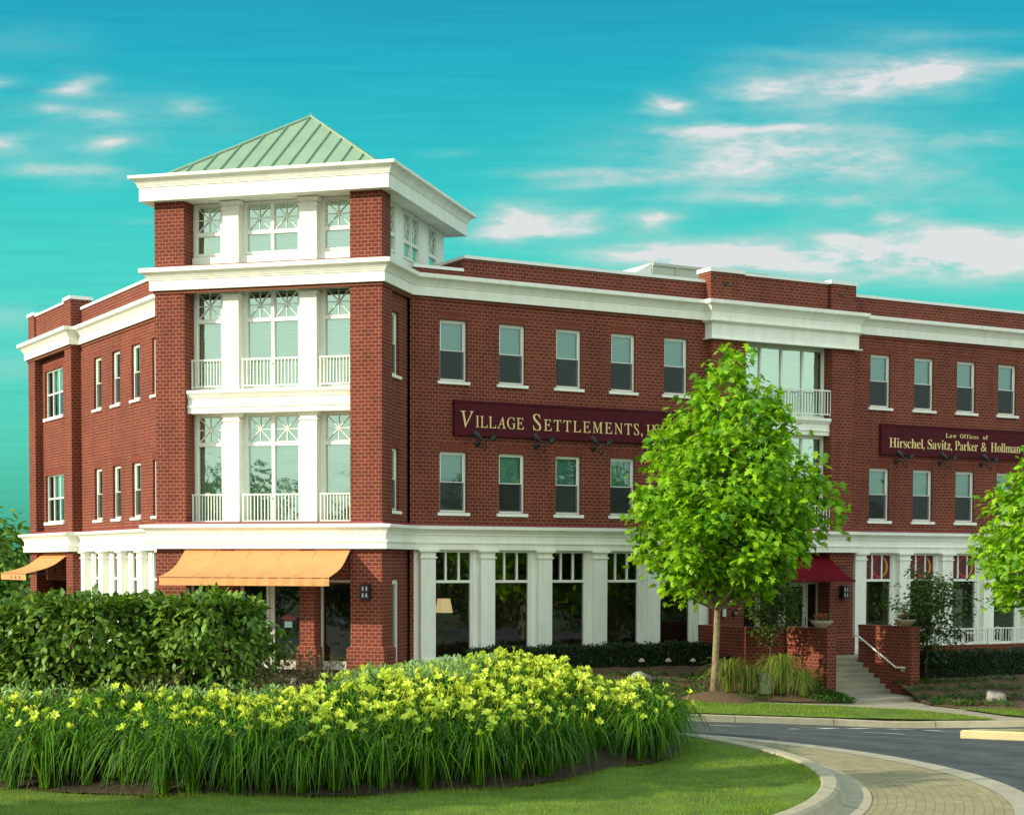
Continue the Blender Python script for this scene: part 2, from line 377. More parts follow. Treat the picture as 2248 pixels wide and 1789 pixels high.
def np_mesh(name, V, F, m):
    """V (N,3) vertices; F (K,k) faces of one size"""
    me = bpy.data.meshes.new(name); V = np.asarray(V, np.float32); F = np.asarray(F, np.int32)
    me.vertices.add(len(V)); me.vertices.foreach_set('co', V.ravel())
    k = F.shape[1]; me.loops.add(F.size); me.loops.foreach_set('vertex_index', F.ravel())
    me.polygons.add(len(F)); me.polygons.foreach_set('loop_start', np.arange(0, F.size, k, dtype=np.int32))
    me.update(calc_edges=True); me.validate(); me.materials.append(m); return me
def rot_mats(yaw, pitch, roll):
    cy, sy, cp, sp_, cr, sr = np.cos(yaw), np.sin(yaw), np.cos(pitch), np.sin(pitch), np.cos(roll), np.sin(roll)
    O, I = np.zeros_like(yaw), np.ones_like(yaw)
    Rz = np.stack([cy, -sy, O, sy, cy, O, O, O, I], -1).reshape(-1, 3, 3)
    Ry = np.stack([cp, O, sp_, O, I, O, -sp_, O, cp], -1).reshape(-1, 3, 3)
    Rx = np.stack([I, O, O, O, cr, -sr, O, sr, cr], -1).reshape(-1, 3, 3)
    return Rz @ Ry @ Rx
def scatter(V0, F0, P, yaw, pitch, roll, size):
    """copies of one small template; returns vertices and faces"""
    V0 = np.asarray(V0, float); F0 = np.asarray(F0, int); N = len(P)
    M = rot_mats(yaw, pitch, roll) * np.reshape(size, (-1, 1, 1))
    V = np.einsum('nij,kj->nki', M, V0) + np.asarray(P)[:, None, :]
    F = (F0[None] + (np.arange(N) * len(V0))[:, None, None]).reshape(-1, F0.shape[1])
    return V.reshape(-1, 3), F
# leaf templates: stalk at the origin, growing along +X, upper side +Z
def maple_leaf():
    pts = [(.05, 0, 0), (.06, .36, -.05), (.28, .19, 0), (.40, .60, -.09), (.53, .21, 0), (.80, .30, -.06), (.76, .15, -.03), (1.05, 0, -.16)]
    pts = pts + [(x, -y, z) for x, y, z in pts[1:-1][::-1]]
    V = [(.42, 0, .06)] + pts; n = len(pts)
    return V, [(0, 1 + i, 1 + (i + 1) % n) for i in range(n)]
def oval_leaf(w=.24):
    V = [(0, 0, 0), (.25, w * .8, .02), (.55, w, 0), (.82, w * .55, -.05), (1, 0, -.12), (.82, -w * .55, -.05), (.55, -w, 0), (.25, -w * .8, .02), (.5, 0, .05)]
    return V, [(8, i, (i + 1) % 8) for i in range(8)]
MAPLE_T, OVAL_T, SLIM_T = maple_leaf(), oval_leaf(.25), oval_leaf(.14)

GLYPHS = """
& 405,626 287,669 160,626 112,512 135,427 189,354 73,264 28,153 79,38 200,-9 299,13 416,93 494,0 620,0 482,160 549,250 593,339 495,339 463,282 422,229 326,339 422,429 451,521|229,567 282,586 338,566 360,516 343,465 271,405 229,458 208,521|157,223 245,289 356,161 284,103 210,81 153,102 126,153
, 157,97 105,123 63,107 46,66 60,26 95,10 93,-50 59,-99 59,-118 147,-59 176,26
. 109,111 151,93 169,51 151,9 109,-9 67,9 49,51 67,93
7 490,682 49,682 49,589 344,589 94,29 181,-9
A 307,694 334,693 572,129 594,83 612,51 633,33 660,27 660,0 341,0 341,27 402,37 422,68 418,88 406,121 376,197 154,197 117,105 114,97 113,88 111,78 111,72 129,38 184,27 190,27 190,0 -13,0 -13,27 14,32 35,45 54,71 73,111|169,239 263,475 360,239
C 386,693 460,684 547,655 562,650 577,648 607,659 624,693 650,693 650,459 625,459 584,542 531,606 466,646 395,660 259,579 214,337 264,111 414,35 474,43 533,67 589,105 638,158 666,132 544,21 382,-16 288,-5 205,30 135,84 83,156 50,242 39,340 50,437 84,523 137,594 207,648 291,682
E 24,678 594,678 594,476 571,476 549,555 507,605 440,632 345,641 317,640 298,638 285,632 277,621 273,603 272,578 272,366 288,366 346,375 386,401 412,446 429,514 453,514 453,176 428,176 420,230 407,270 386,299 359,318 322,328 276,331 272,331 272,100 275,69 286,52 307,44 343,41 410,45 467,58 513,79 552,112 585,156 612,213 640,213 599,0 21,0 21,25 66,30 93,44 107,72 112,116 112,549 107,603 93,634 66,648 24,653
G 383,693 464,684 550,656 564,651 577,649 592,652 604,660 614,673 624,693 651,693 651,458 625,458 600,515 569,564 532,604 490,635 445,654 398,660 262,580 217,339 230,201 268,101 329,39 410,19 458,24 489,41 505,68 510,106 510,190 505,229 490,254 460,266 410,271 410,295 745,295 745,271 704,266 680,254 668,230 664,191 664,43 532,-1 399,-15 298,-4 211,29 139,82 86,153 52,240 41,341 52,439 86,524 138,595 208,648 290,682
H 24,678 360,678 360,653 328,649 304,643 288,633 278,618 273,595 271,564 271,373 509,373 509,564 507,595 502,618 493,633 477,643 453,649 420,653 420,678 755,678 755,653 712,646 686,632 673,606 669,564 669,120 673,77 687,49 712,33 755,26 755,0 420,0 420,26 463,32 490,46 504,73 509,120 509,329 271,329 271,120 276,75 289,47 316,32 360,26 360,0 23,0 23,26 67,32 93,47 107,75 111,120 111,564 106,605 93,631 66,646 24,653
I 20,678 364,678 364,653 319,648 292,637 277,614 272,576 272,115 274,87 279,66 289,50 307,39 332,31 366,26 366,0 20,0 20,26 63,34 91,48 107,73 112,112 112,576 108,614 94,637 67,648 20,653
L 24,678 372,678 372,653 337,651 310,646 291,636 280,620 273,597 271,564 271,123 272,92 276,70 284,55 298,47 318,42 348,41 414,46 469,59 513,83 551,119 582,167 609,230 636,230 598,0 23,0 23,26 67,32 93,47 107,75 111,120 111,564 106,606 93,633 66,647 24,653
M 22,678 275,678 472,212 669,678 919,678 919,653 878,645 853,630 839,604 834,563 834,127 836,90 841,64 851,46 866,35 888,29 918,26 918,0 589,0 589,26 621,30 644,37 660,48 670,66 675,90 677,124 677,594 429,0 402,0 157,579 157,119 162,72 178,44 207,31 252,26 252,0 21,0 21,26 64,32 92,47 107,74 112,118 112,569 110,598 105,619 95,634 79,644 55,650 22,653
N 27,678 233,678 582,251 582,562 580,594 575,617 565,632 549,643 526,649 493,653 493,678 714,678 714,653 671,647 645,633 632,605 628,561 628,-16 600,-16 159,521 159,117 163,73 177,46 203,32 248,26 248,0 27,0 27,26 58,29 81,35 96,45 106,62 111,85 113,117 113,578 73,626 54,645 42,650 27,653
O 395,694 466,687 532,668 591,636 642,594 684,542 716,481 735,413 742,339 735,266 716,199 684,138 641,86 589,43 529,11 461,-9 388,-16 317,-9 251,11 192,43 141,86 98,138 67,199 47,267 41,339 48,411 67,479 99,539 141,592 193,635 254,667 321,687|387,660 259,580 216,339 228,201 264,100 321,39 394,18 522,98 565,339 553,478 518,579 461,640
P 24,678 318,678 428,672 500,655 546,628 580,592 602,547 609,494 593,417 546,358 468,319 360,306 271,306 271,120 276,75 289,47 316,32 360,26 360,0 23,0 23,26 67,32 93,47 107,75 111,120 111,564 106,605 93,631 66,646 24,653|322,642 297,639 282,631 274,616 271,593 271,342 300,342 363,351 405,376 427,422 435,490 429,558 410,605 375,633
S 275,694 307,692 342,687 379,679 420,667 428,665 434,664 440,662 446,662 467,670 477,694 505,694 505,475 480,475 462,528 437,573 406,610 370,639 330,656 289,662 243,655 208,635 186,604 178,566 185,530 204,501 236,476 281,451 377,406 431,377 473,347 502,315 521,280 532,242 535,198 527,138 505,86 468,43 418,12 357,-8 286,-15 261,-14 236,-12 211,-7 187,1 164,9 147,14 134,17 126,18 112,16 103,11 97,0 91,-16 64,-16 64,235 93,235 123,140 166,74 222,35 293,22 344,30 383,54 407,89 415,133 395,192 335,238 242,284 167,329 115,376 84,430 74,494 81,551 100,600 131,639 172,669 220,688
T 16,473 16,678 611,678 611,472 586,472 531,602 400,645 392,645 392,120 397,73 412,45 440,31 488,26 488,0 137,0 137,26 183,31 212,46 227,75 232,120 232,645 222,645 151,634 97,601 61,546 43,473
V -21,678 314,678 314,653 274,651 248,644 232,630 227,610 230,591 240,563 385,213 518,562 526,587 528,609 523,630 509,643 483,650 445,653 445,678 658,678 658,653 630,649 608,637 589,612 569,570 342,-19 316,-19 66,567 50,600 34,626 12,644 -21,653
a 241,474 332,464 392,435 425,385 436,313 436,93 437,72 439,59 444,53 453,51 464,54 477,62 490,41 438,-1 379,-15 321,2 298,52 225,3 142,-13 96,-5 60,17 38,51 30,94 46,154 95,203 177,244 296,283 296,359 292,395 278,421 255,435 220,440 171,432 155,408 159,399 169,382 180,363 183,344 178,320 164,301 142,288 115,284 87,289 67,303 53,324 49,352 55,385 73,415 103,439 141,458 188,470|296,252 206,206 176,125 188,69 225,50 241,53 259,61 278,75 296,94
c 260,475 324,467 373,444 403,409 413,365 409,340 397,321 377,308 352,304 307,321 292,373 292,381 293,389 294,397 294,404 284,433 252,442 188,401 167,279 176,183 204,114 248,71 304,57 356,69 404,107 424,90 339,11 232,-15 178,-7 129,16 88,53 56,101 36,159 29,223 37,292 60,353 96,403 143,442 198,467
e 234,474 311,460 371,417 408,349 421,258 421,247 174,247 206,109 297,63 353,79 402,128 424,108 339,16 229,-15 174,-7 126,16 86,52 55,102 36,163 29,234 36,300 56,358 88,406 130,443 179,466|240,442 190,407 173,303 173,286 300,286 300,320 297,375 288,413 269,435
f 259,692 315,685 357,664 383,632 392,595 388,567 375,546 356,533 334,529 310,533 291,544 279,560 275,582 278,603 287,626 289,630 292,635 293,640 294,644 288,656 268,660 243,655 229,640 222,615 220,581 220,462 303,462 303,412 220,412 220,97 224,60 235,38 258,27 297,24 297,0 22,0 22,24 44,27 59,33 68,41 74,52 77,72 78,109 78,412 24,412 24,462 78,462 78,526 90,596 126,649 183,681
h 28,678 220,678 220,397 284,455 362,474 460,434 492,315 492,83 495,56 502,39 517,28 541,24 541,0 301,0 301,24 308,24 340,39 350,83 350,323 348,359 341,384 327,399 302,404 258,391 220,350 220,83 222,56 230,39 244,28 268,24 268,0 27,0 27,24 52,28 67,38 75,56 78,83 78,594 76,621 68,639 53,650 28,655
i 150,690 179,685 204,668 220,644 225,614 220,585 203,561 179,544 150,539 121,544 97,561 80,585 75,614 80,644 97,668 121,685|31,462 221,462 221,83 223,57 230,39 244,29 268,24 268,0 27,0 27,24 52,29 68,38 75,55 78,83 78,375 76,406 70,424 55,433 30,437
k 31,678 220,678 220,251 338,369 357,393 363,414 350,431 311,437 306,437 306,462 514,462 514,437 459,423 409,387 331,311 515,51 536,31 560,24 560,0 314,0 314,24 323,24 348,30 356,47 353,59 345,73 242,219 220,200 220,83 222,57 230,39 244,29 268,24 268,0 26,0 26,24 52,29 68,39 75,56 78,83 78,592 76,621 70,640 56,649 30,654
l 30,678 221,678 221,83 223,57 230,39 244,29 268,24 268,0 27,0 27,24 52,29 68,38 75,55 78,83 78,592 76,620 70,639 56,650 30,654
m 353,474 435,453 477,389 542,453 622,474 718,434 750,315 750,83 752,56 760,39 774,28 798,24 798,0 562,0 562,24 586,28 600,39 608,57 610,83 610,323 608,359 601,384 587,399 562,404 520,391 483,353 483,83 485,57 493,39 507,28 530,24 530,0 297,0 297,24 321,28 335,39 343,57 345,83 345,323 343,358 336,384 322,399 297,404 254,391 218,350 218,83 220,57 227,40 241,29 264,24 264,0 27,0 27,24 52,28 67,38 75,56 78,83 78,377 76,404 68,423 53,434 28,438 28,462 218,462 218,394 280,454
n 362,474 460,434 492,315 492,83 495,56 502,39 517,28 541,24 541,0 301,0 301,24 308,24 340,39 350,83 350,323 348,359 341,384 327,399 302,404 258,391 220,350 220,83 222,56 230,39 244,28 268,24 268,0 27,0 27,24 52,28 67,38 75,56 78,83 78,377 76,404 68,423 53,434 28,438 28,462 220,462 220,398 283,455
o 250,474 311,466 365,443 410,406 444,357 465,298 472,229 465,161 444,102 410,53 366,16 312,-7 251,-15 189,-7 135,17 90,55 56,105 35,163 28,229 35,296 56,356 90,405 135,443 189,466|251,445 214,435 191,403 178,338 174,230 175,170 178,122 183,84 191,58 215,27 251,17 287,27 311,58 319,84 324,121 326,170 327,229 323,339 309,403 286,435
r 347,474 384,469 410,453 426,428 431,396 427,370 414,349 394,336 369,331 346,334 331,344 319,357 308,372 296,383 281,387 261,380 241,360 227,327 222,286 222,83 226,55 237,38 258,28 294,24 294,0 27,0 27,24 52,29 68,38 75,55 78,83 78,375 76,406 69,425 55,433 30,437 31,462 217,462 217,375 245,417 279,449 313,468
s 210,475 227,474 247,471 270,465 296,458 301,457 307,456 312,454 317,454 332,459 343,475 363,475 363,330 340,330 320,378 293,413 259,434 222,441 194,437 173,426 160,408 156,386 160,364 172,346 191,330 218,315 285,282 329,255 360,226 377,189 383,141 372,77 340,27 289,-5 225,-15 181,-9 129,9 120,12 109,13 89,7 76,-13 53,-13 53,157 79,157 98,101 129,58 167,31 209,22 242,26 266,40 281,60 286,87 273,125 232,156 159,193 114,221 81,252 62,288 55,328 65,386 97,433 146,465
t 192,631 215,631 215,462 309,462 309,415 215,415 215,122 217,95 223,76 233,64 250,60 282,73 307,111 331,98 271,14 184,-14 133,-7 98,16 79,53 72,106 72,415 30,415 30,446 85,500 131,550 167,593
v -4,462 244,462 244,438 232,438 202,431 192,411 193,405 194,399 275,182 351,376 357,394 359,405 345,430 303,438 303,462 454,462 454,439 430,430 414,415 401,393 387,362 238,-15 212,-15 57,369 45,397 33,419 18,432 -4,437
w -16,462 206,462 206,437 189,435 178,431 172,423 170,411 171,404 172,396 175,386 178,376 248,189 314,350 299,396 291,417 282,430 270,436 250,439 250,462 481,462 481,437 450,430 440,411 440,406 441,401 442,395 443,390 500,210 569,381 574,397 576,410 573,422 566,430 551,435 530,439 530,462 663,462 663,439 645,435 633,424 623,406 613,384 453,-15 430,-15 332,293 208,-15 182,-15 25,394 18,411 9,424 -2,432 -16,437
z 39,322 47,462 409,462 409,433 187,37 227,37 288,44 332,65 363,103 387,160 411,160 399,0 19,0 19,21 250,428 191,428 143,422 108,405 83,372 65,322
@V -126,692 151,692 151,674 143,674 104,669 84,654 79,625 86,576 184,142 422,558 446,609 450,640 441,657 426,666 403,671 371,672 370,692 583,692 581,672 579,672 553,666 530,647 507,615 481,572 145,-15 123,-15 -15,588 -29,628 -48,654 -76,667 -115,672 -125,672
@I -55,692 224,692 224,672 216,672 180,667 157,654 145,627 141,584 141,119 142,89 146,67 156,46 173,32 198,24 234,20 234,0 -46,0 -45,20 -41,20 -13,22 7,27 21,37 31,53 36,76 38,108 38,573 36,603 33,624 23,645 6,660 -20,668 -56,672
@L -46,692 229,692 227,673 190,668 166,655 153,628 149,585 149,137 149,113 150,95 151,83 152,76 161,55 176,43 200,37 236,35 307,35 376,38 430,49 470,67 500,97 523,139 541,196 560,196 548,0 -36,0 -36,20 -32,20 7,25 31,38 44,65 48,108 47,573 47,589 46,603 45,615 43,624 33,645 16,660 -10,668 -46,672
@A 340,707 360,707 502,86 514,55 535,36 565,24 607,19 609,0 329,0 328,19 336,19 375,24 396,39 401,68 394,116 366,235 135,235 122,232 112,223 61,134 37,83 33,53 41,36 57,26 80,21 112,19 112,0 -126,0 -127,19 -67,35 -22,83 15,146 87,271 195,457|140,272 296,546 358,272
@G 297,707 366,701 432,683 462,672 486,665 504,660 515,658 532,660 545,668 554,680 561,699 578,699 589,487 572,487 529,566 470,625 396,662 312,674 227,659 160,615 111,546 82,455 74,355 89,258 131,156 196,80 278,32 375,16 424,22 465,39 492,64 501,95 500,235 499,245 498,257 497,268 496,276 485,297 467,309 438,315 393,319 393,338 680,338 680,319 648,317 626,310 612,297 605,280 603,269 602,255 601,237 602,217 606,52 496,2 369,-15 275,-6 188,20 112,62 48,119 -1,189 -32,269 -45,342 -42,415 -24,483 5,547 46,602 96,647 188,692
@E -60,692 469,692 480,542 463,542 462,546 448,587 432,616 411,636 380,649 339,656 283,658 198,658 172,657 154,654 143,647 137,635 134,616 133,590 133,387 217,387 280,393 320,410 341,440 348,485 367,485 362,240 344,240 341,260 337,279 328,307 317,327 302,340 283,348 257,352 223,353 134,353 134,124 134,108 135,93 135,80 137,70 146,53 162,42 184,37 219,35 288,35 353,39 405,51 448,71 480,101 505,140 524,190 544,190 523,0 -50,0 -50,20 -46,20 -7,24 17,38 29,64 33,109 33,573 31,603 28,624 18,645 1,660 -24,668 -60,672
@S 140,707 163,706 186,705 209,701 231,694 252,688 267,684 277,681 283,680 304,686 315,704 334,704 356,501 340,501 311,576 270,631 221,664 163,675 118,667 88,644 74,608 79,560 92,530 116,498 146,466 183,433 211,410 241,385 271,360 302,334 362,266 397,188 405,133 397,85 374,44 338,13 290,-7 232,-14 163,-7 82,15 75,18 68,19 62,20 57,20 34,12 25,-12 7,-12 -20,217 -2,218 34,132 84,68 144,29 213,16 248,21 276,35 298,56 311,85 315,118 309,156 299,182 284,208 263,233 238,259 217,279 192,300 165,322 136,345 76,397 34,442 6,484 -10,526 -17,575 -11,619 10,656 42,684 86,701
@T -75,526 -76,692 500,692 514,521 495,521 493,529 492,537 489,545 487,553 468,601 441,633 400,650 339,656 298,656 287,655 280,650 276,642 275,630 272,138 273,95 278,64 289,42 308,29 337,22 378,20 389,20 388,0 74,0 73,20 81,20 113,22 136,29 153,41 163,62 169,92 171,133 173,621 173,630 171,639 161,652 140,656 113,656 56,653 14,643 -16,626 -36,601 -48,567 -53,524
@M -57,692 130,692 345,161 553,692 743,692 742,672 734,672 698,667 675,654 663,627 659,584 660,119 661,103 661,89 662,77 664,67 674,46 691,32 717,24 753,20 753,0 479,0 479,17 507,21 528,27 542,39 552,58 557,85 558,123 558,584 326,0 312,0 77,585 73,153 74,106 80,71 91,47 108,32 134,23 170,19 170,0 -54,0 -53,20 -24,22 -2,27 13,37 23,53 28,76 30,108 36,573 35,602 31,624 21,645 4,660 -22,668 -58,672
@N -60,692 85,692 483,161 483,567 483,587 482,603 480,617 478,628 468,650 450,662 424,669 385,672 385,692 612,692 611,672 583,670 562,665 547,655 536,640 530,616 528,584 526,-16 507,-16 80,555 78,125 78,105 80,89 81,75 84,64 94,43 111,30 137,24 176,20 176,0 -50,0 -50,20 -11,24 15,38 29,64 33,108 36,585 36,590 36,597 35,603 33,608 23,630 3,652 -23,667 -53,672 -60,672
@C 288,707 352,701 430,681 446,677 459,675 477,681 487,700 507,700 521,495 500,495 498,503 497,511 494,519 493,526 466,589 425,636 372,664 307,674 248,666 194,641 148,602 111,551 85,489 72,418 71,341 86,260 125,163 185,90 260,43 344,28 463,59 553,153 576,136 531,69 476,22 409,-6 329,-15 245,-7 168,19 100,60 42,117 -3,186 -34,266 -45,339 -42,411 -24,479 5,543 46,599 96,645 186,692
"""

# ================================================================== BUILDING
def frame(ox, oy, phi): return Matrix.Translation((ox, oy, 0)) @ Matrix.Rotation(phi, 4, 'Z')
PH_R, PH_T, PH_L = .5145, -.2709, -1.0423
FT = frame(-3.4076, 47.7525, PH_T)             # tower front: x runs 0 (right corner) .. -6.84, y goes into the building
FR = frame(-2.7617, 50.0780, PH_R)             # right wing: x = metres from the inner corner
FL = frame(-9.3565, 51.9098, PH_L)             # left wing: x = minus metres from the inner corner
FS = frame(-3.4076, 47.7525, PH_T + math.pi / 2)   # tower's right side: x = metres back from the front corner
TW = 6.84
def P2(M, x, y): q = M @ Vector((x, y, 0)); return (q.x, q.y)
def P3(M, x, y, z): return M @ Vector((x, y, z))
GF = -2.95
bld = empty('office_building', P3(FT, 0, 0, GF), 'three storey red brick office building with white cornices and a green roofed corner tower', 'building')

def wall(mb, M, x0, x1, z0, z1, ops=(), y=0.0, rev=.24, mi=0, rmi=None):
    xs = sorted({x0, x1, *[v for o in ops for v in o[:2]]}); zs = sorted({z0, z1, *[v for o in ops for v in o[2:]]})
    xs = [v for v in xs if x0 <= v <= x1]; zs = [v for v in zs if z0 <= v <= z1]
    for i in range(len(xs) - 1):
        for j in range(len(zs) - 1):
            cx, cz = (xs[i] + xs[i + 1]) / 2, (zs[j] + zs[j + 1]) / 2
            if any(o[0] < cx < o[1] and o[2] < cz < o[3] for o in ops): continue
            mb.face([(xs[i], y, zs[j]), (xs[i + 1], y, zs[j]), (xs[i + 1], y, zs[j + 1]), (xs[i], y, zs[j + 1])], M, mi)
    rm = mi if rmi is None else rmi
    for a, b, c, d in ops:
        for p, q in (((a, c), (a, d)), ((b, d), (b, c)), ((a, d), (b, d)), ((b, c), (a, c))):
            mb.face([(p[0], y, p[1]), (q[0], y, q[1]), (q[0], y + rev, q[1]), (p[0], y + rev, p[1])], M, rm)

# ---------------------------------------------------------------- windows (local: x across, y inward, z up from the opening's lower left)
CACHE = {}
def cached(key, fn):
    if key not in CACHE: CACHE[key] = fn()
    return CACHE[key]
def bars(mb, x0, x1, z0, z1, fw, y0, y1):
    mb.box(x0, x0 + fw, y0, y1, z0, z1); mb.box(x1 - fw, x1, y0, y1, z0, z1)
    mb.box(x0 + fw, x1 - fw, y0, y1, z0, z0 + fw); mb.box(x0 + fw, x1 - fw, y0, y1, z1 - fw, z1)
def panes(rects, y):
    mb = MB()
    for a, b, c, d in rects: mb.face([(a, y, c), (b, y, c), (b, y, d), (a, y, d)])
    return mb
def blind_mesh(x0, x1, z0, z1, y, pitch=.055, tilt=.6, seed=0):
    mb = MB(); n = max(1, int((z1 - z0) / pitch)); rr = random.Random(seed)
    dz, dy = .032 * math.sin(tilt + .5), .032 * math.cos(tilt + .5)
    for i in range(n):
        z = z1 - .03 - i * pitch; j = rr.uniform(-.004, .004)
        mb.face([(x0, y - dy, z - dz + j), (x1, y - dy, z - dz - j), (x1, y + dy, z + dz - j), (x0, y + dy, z + dz + j)])
    mb.box(x0, x1, y - .025, y + .025, z1 - .035, z1); mb.box(x0, x1, y - .02, y + .02, z0 - .01, z0 + .02)
    return mb.make('blind', BLIND, recalc=False)
def double_hung(w, h, blind=.5, seed=0):
    def frm():
        mb = MB(); bars(mb, 0, w, 0, h, .05, .085, .19)
        bars(mb, .05, w - .05, h / 2 - .02, h - .05, .035, .11, .15)
        bars(mb, .05, w - .05, .05, h / 2 + .02, .042, .151, .185)
        return mb.make('window', FRAMEW)
    def sill():
        mb = MB(); mb.mesh([(-.09, -.065, -.105), (w + .09, -.065, -.105), (w + .09, .12, -.105), (-.09, .12, -.105),
                            (-.09, -.065, -.02), (w + .09, -.065, -.02), (w + .09, .12, .004), (-.09, .12, .004)],
                           [(0, 1, 2, 3), (4, 5, 6, 7), (0, 1, 5, 4), (1, 2, 6, 5), (2, 3, 7, 6), (3, 0, 4, 7)])
        return mb.make('sill', WHITE)
    def lin_():
        mb = MB(); a = [(0, h + .005), (w, h + .005), (w + .075, h + .225), (-.075, h + .225)]
        mb.mesh([(x, -.004, z) for x, z in a] + [(x, .1, z) for x, z in a], [(0, 1, 2, 3), (0, 1, 5, 4), (1, 2, 6, 5), (2, 3, 7, 6), (3, 0, 4, 7)])
        return mb.make('lintel', SOLDIER)
    k = (round(w, 2), round(h, 2))
    d = {'': cached(('dh', k), frm), 'sill': cached(('sill', k), sill), 'lintel': cached(('lin', k), lin_),
         'pane': cached(('pn', k), lambda: panes([(.085, w - .085, h / 2 + .015, h - .085), (.09, w - .09, .09, h / 2 - .02)], .135).make('pane', GLASS, recalc=False))}
    d['screen'] = cached(('sc', k), lambda: panes([(.055, w - .055, .055, h / 2 - .005)], .105).make('screen', SCREEN, recalc=False))
    if blind: d['blind'] = cached(('bl', k, round(blind, 2), seed), lambda: blind_mesh(.07, w - .07, h * (1 - blind), h - .05, .24, seed=seed))
    return d
def place(name, d, M, parent=None):
    root = link(name, d[''], parent or bld, M)
    for k, me in d.items():
        if k: link(k, me, root, Matrix.Identity(4), local=True)
    return root
def star_window(w, h, split, double, full=True, blind=1.0):
    """tower window: starburst muntins over a transom bar"""
    def frm():
        mb = MB(); bars(mb, 0, w, 0, h, .06, -.03, .09)
        cols = [(.06, w - .06)]
        if double: cols = [(.06, w / 2 - .045), (w / 2 + .045, w - .06)]; mb.box(w / 2 - .045, w / 2 + .045, -.03, .09, .06, h - .06)
        for a, b in cols: mb.box(a, b, -.025, .085, split - .045, split + .045)
        return mb.make('window', FRAMEW)
    def grid():
        mb = MB(); cols = [(.06, w - .06)]
        if double: cols = [(.06, w / 2 - .045), (w / 2 + .045, w - .06)]
        for a, b in cols:
            z0, z1 = split + .045, h - .06; cx, cz = (a + b) / 2, (z0 + z1) / 2; y = .03
            bars(mb, a + .01, b - .01, z0 + .01, z1 - .01, .022, y - .01, y + .012)
            mb.box(cx - .012, cx + .012, y - .013, y + .01, z0, z1); mb.box(a, b, y - .011, y + .009, cz - .012, cz + .012)
            for sx in (1, -1):
                p, q = Vector((a if sx > 0 else b, y, z0)), Vector((b if sx > 0 else a, y, z1)); dv = (q - p).normalized(); nv = Vector((-dv.z, 0, dv.x)) * .013
                yy = Vector((0, .0155 + sx * .001, 0))
                mb.mesh([p + nv - yy, q + nv - yy, q - nv - yy, p - nv - yy, p + nv + yy, q + nv + yy, q - nv + yy, p - nv + yy],
                        [(0, 1, 2, 3), (4, 5, 6, 7), (0, 1, 5, 4), (2, 3, 7, 6)])
        return mb.make('muntin', FRAMEW)
    def pn():
        cols = [(.06, w - .06)]
        if double: cols = [(.06, w / 2 - .045), (w / 2 + .045, w - .06)]
        return panes([(a, b, split + .045, h - .06) for a, b in cols] + [(a, b, .06, split - .045) for a, b in cols], .05).make('pane', GLASST, recalc=False)
    k = (round(w, 2), round(h, 2), round(split, 2), double)
    d = {'': cached(('st', k), frm), 'muntin': cached(('mu', k), grid), 'pane': cached(('sp', k), pn)}
    if blind: d['blind'] = cached(('sb', k, blind), lambda: blind_mesh(.05, w - .05, h * (1 - blind) + .04, h - .05, .2, pitch=.06))
    return d
def shop_window(w, h, tz, mull, sill=True, glass=None):
    def frm():
        mb = MB(); bars(mb, 0, w, 0, h, .055, .04, .16); mb.box(.055, w - .055, .045, .15, tz - .04, tz + .04)
        for i in range(1, mull + 1):
            x = w * i / (mull + 1); mb.box(x - .028, x + .028, .05, .14, tz + .04, h - .055)
        return mb.make('window', FRAMEW)
    k = (round(w, 2), round(h, 2), round(tz, 2), mull)
    d = {'': cached(('sh', k), frm)}
    def pn():
        r_ = [(.055, w - .055, .055, tz - .04)]
        for i in range(mull + 1): r_.append((w * i / (mull + 1) + (.055 if i == 0 else .028), w * (i + 1) / (mull + 1) - (.055 if i == mull else .028), tz + .04, h - .055))
        return panes(r_, .1).make('pane', glass or GLASSD, recalc=False)
    d['pane'] = cached(('shp', k), pn); return d

# ---------------------------------------------------------------- walls
ZT3, ZS3, ZT2, ZS2 = 7.13, 5.37, 3.31, 1.55
WW, WH = .885, 1.76
xr = [.965 + 1.975 * k for k in range(5)] + [17.28 + 1.965 * k for k in range(6)]
ops_r = [(x, x + WW, z, z + WH) for x in xr for z in (ZS3, ZS2)]
mb = MB(); wall(mb, FR, 0, 10.52, 1.1, 7.76, [o for o in ops_r if o[0] < 10]); mb.build('brick_wall', BRICK, bld)
mb = MB(); wall(mb, FR, 16.33, 31, 1.1, 7.76, [o for o in ops_r if o[0] > 10]); mb.build('brick_wall', BRICK, bld)
mb = MB(); wall(mb, FR, 0, .12, GF, .46); mb.build('brick_wall', BRICK, bld)
xl = [4.88 + 2.06 * k for k in range(-1, 3)]; BW = (13.42, 15.82)
ops_l = [(-x - .85, -x, z, z + WH) for x in xl for z in (ZS3, ZS2)]
mb = MB(); wall(mb, FL, -11.38, 0, 1.1, 7.76, ops_l); mb.build('brick_wall', BRICK, bld)
mb = MB(); wall(mb, FL, -16.14, -12.19, 1.1, 7.76, [(-BW[1], -BW[0], 5.46, 7.22), (-BW[1], -BW[0], 1.57, 3.32)], y=-.06); mb.build('brick_wall', BRICK, bld)
for a, b in ((-17.06, -16.14), (-12.19, -11.38)):
    mb = MB(); mb.box(a, b, -.35, .3, GF, 7.76, FL); mb.build('brick_pier', BRICK, bld)
mb = MB(); wall(mb, FL, -16.14, -12.19, -.6, .46, y=.02); mb.build('brick_wall', BRICK, bld); mb = MB()
mb.face([(-17.06, .3, GF), (-17.06, 7, GF), (-17.06, 7, 8.9), (-17.06, .3, 8.9)], FL)
mb.build('brick_wall', BRICK, bld)
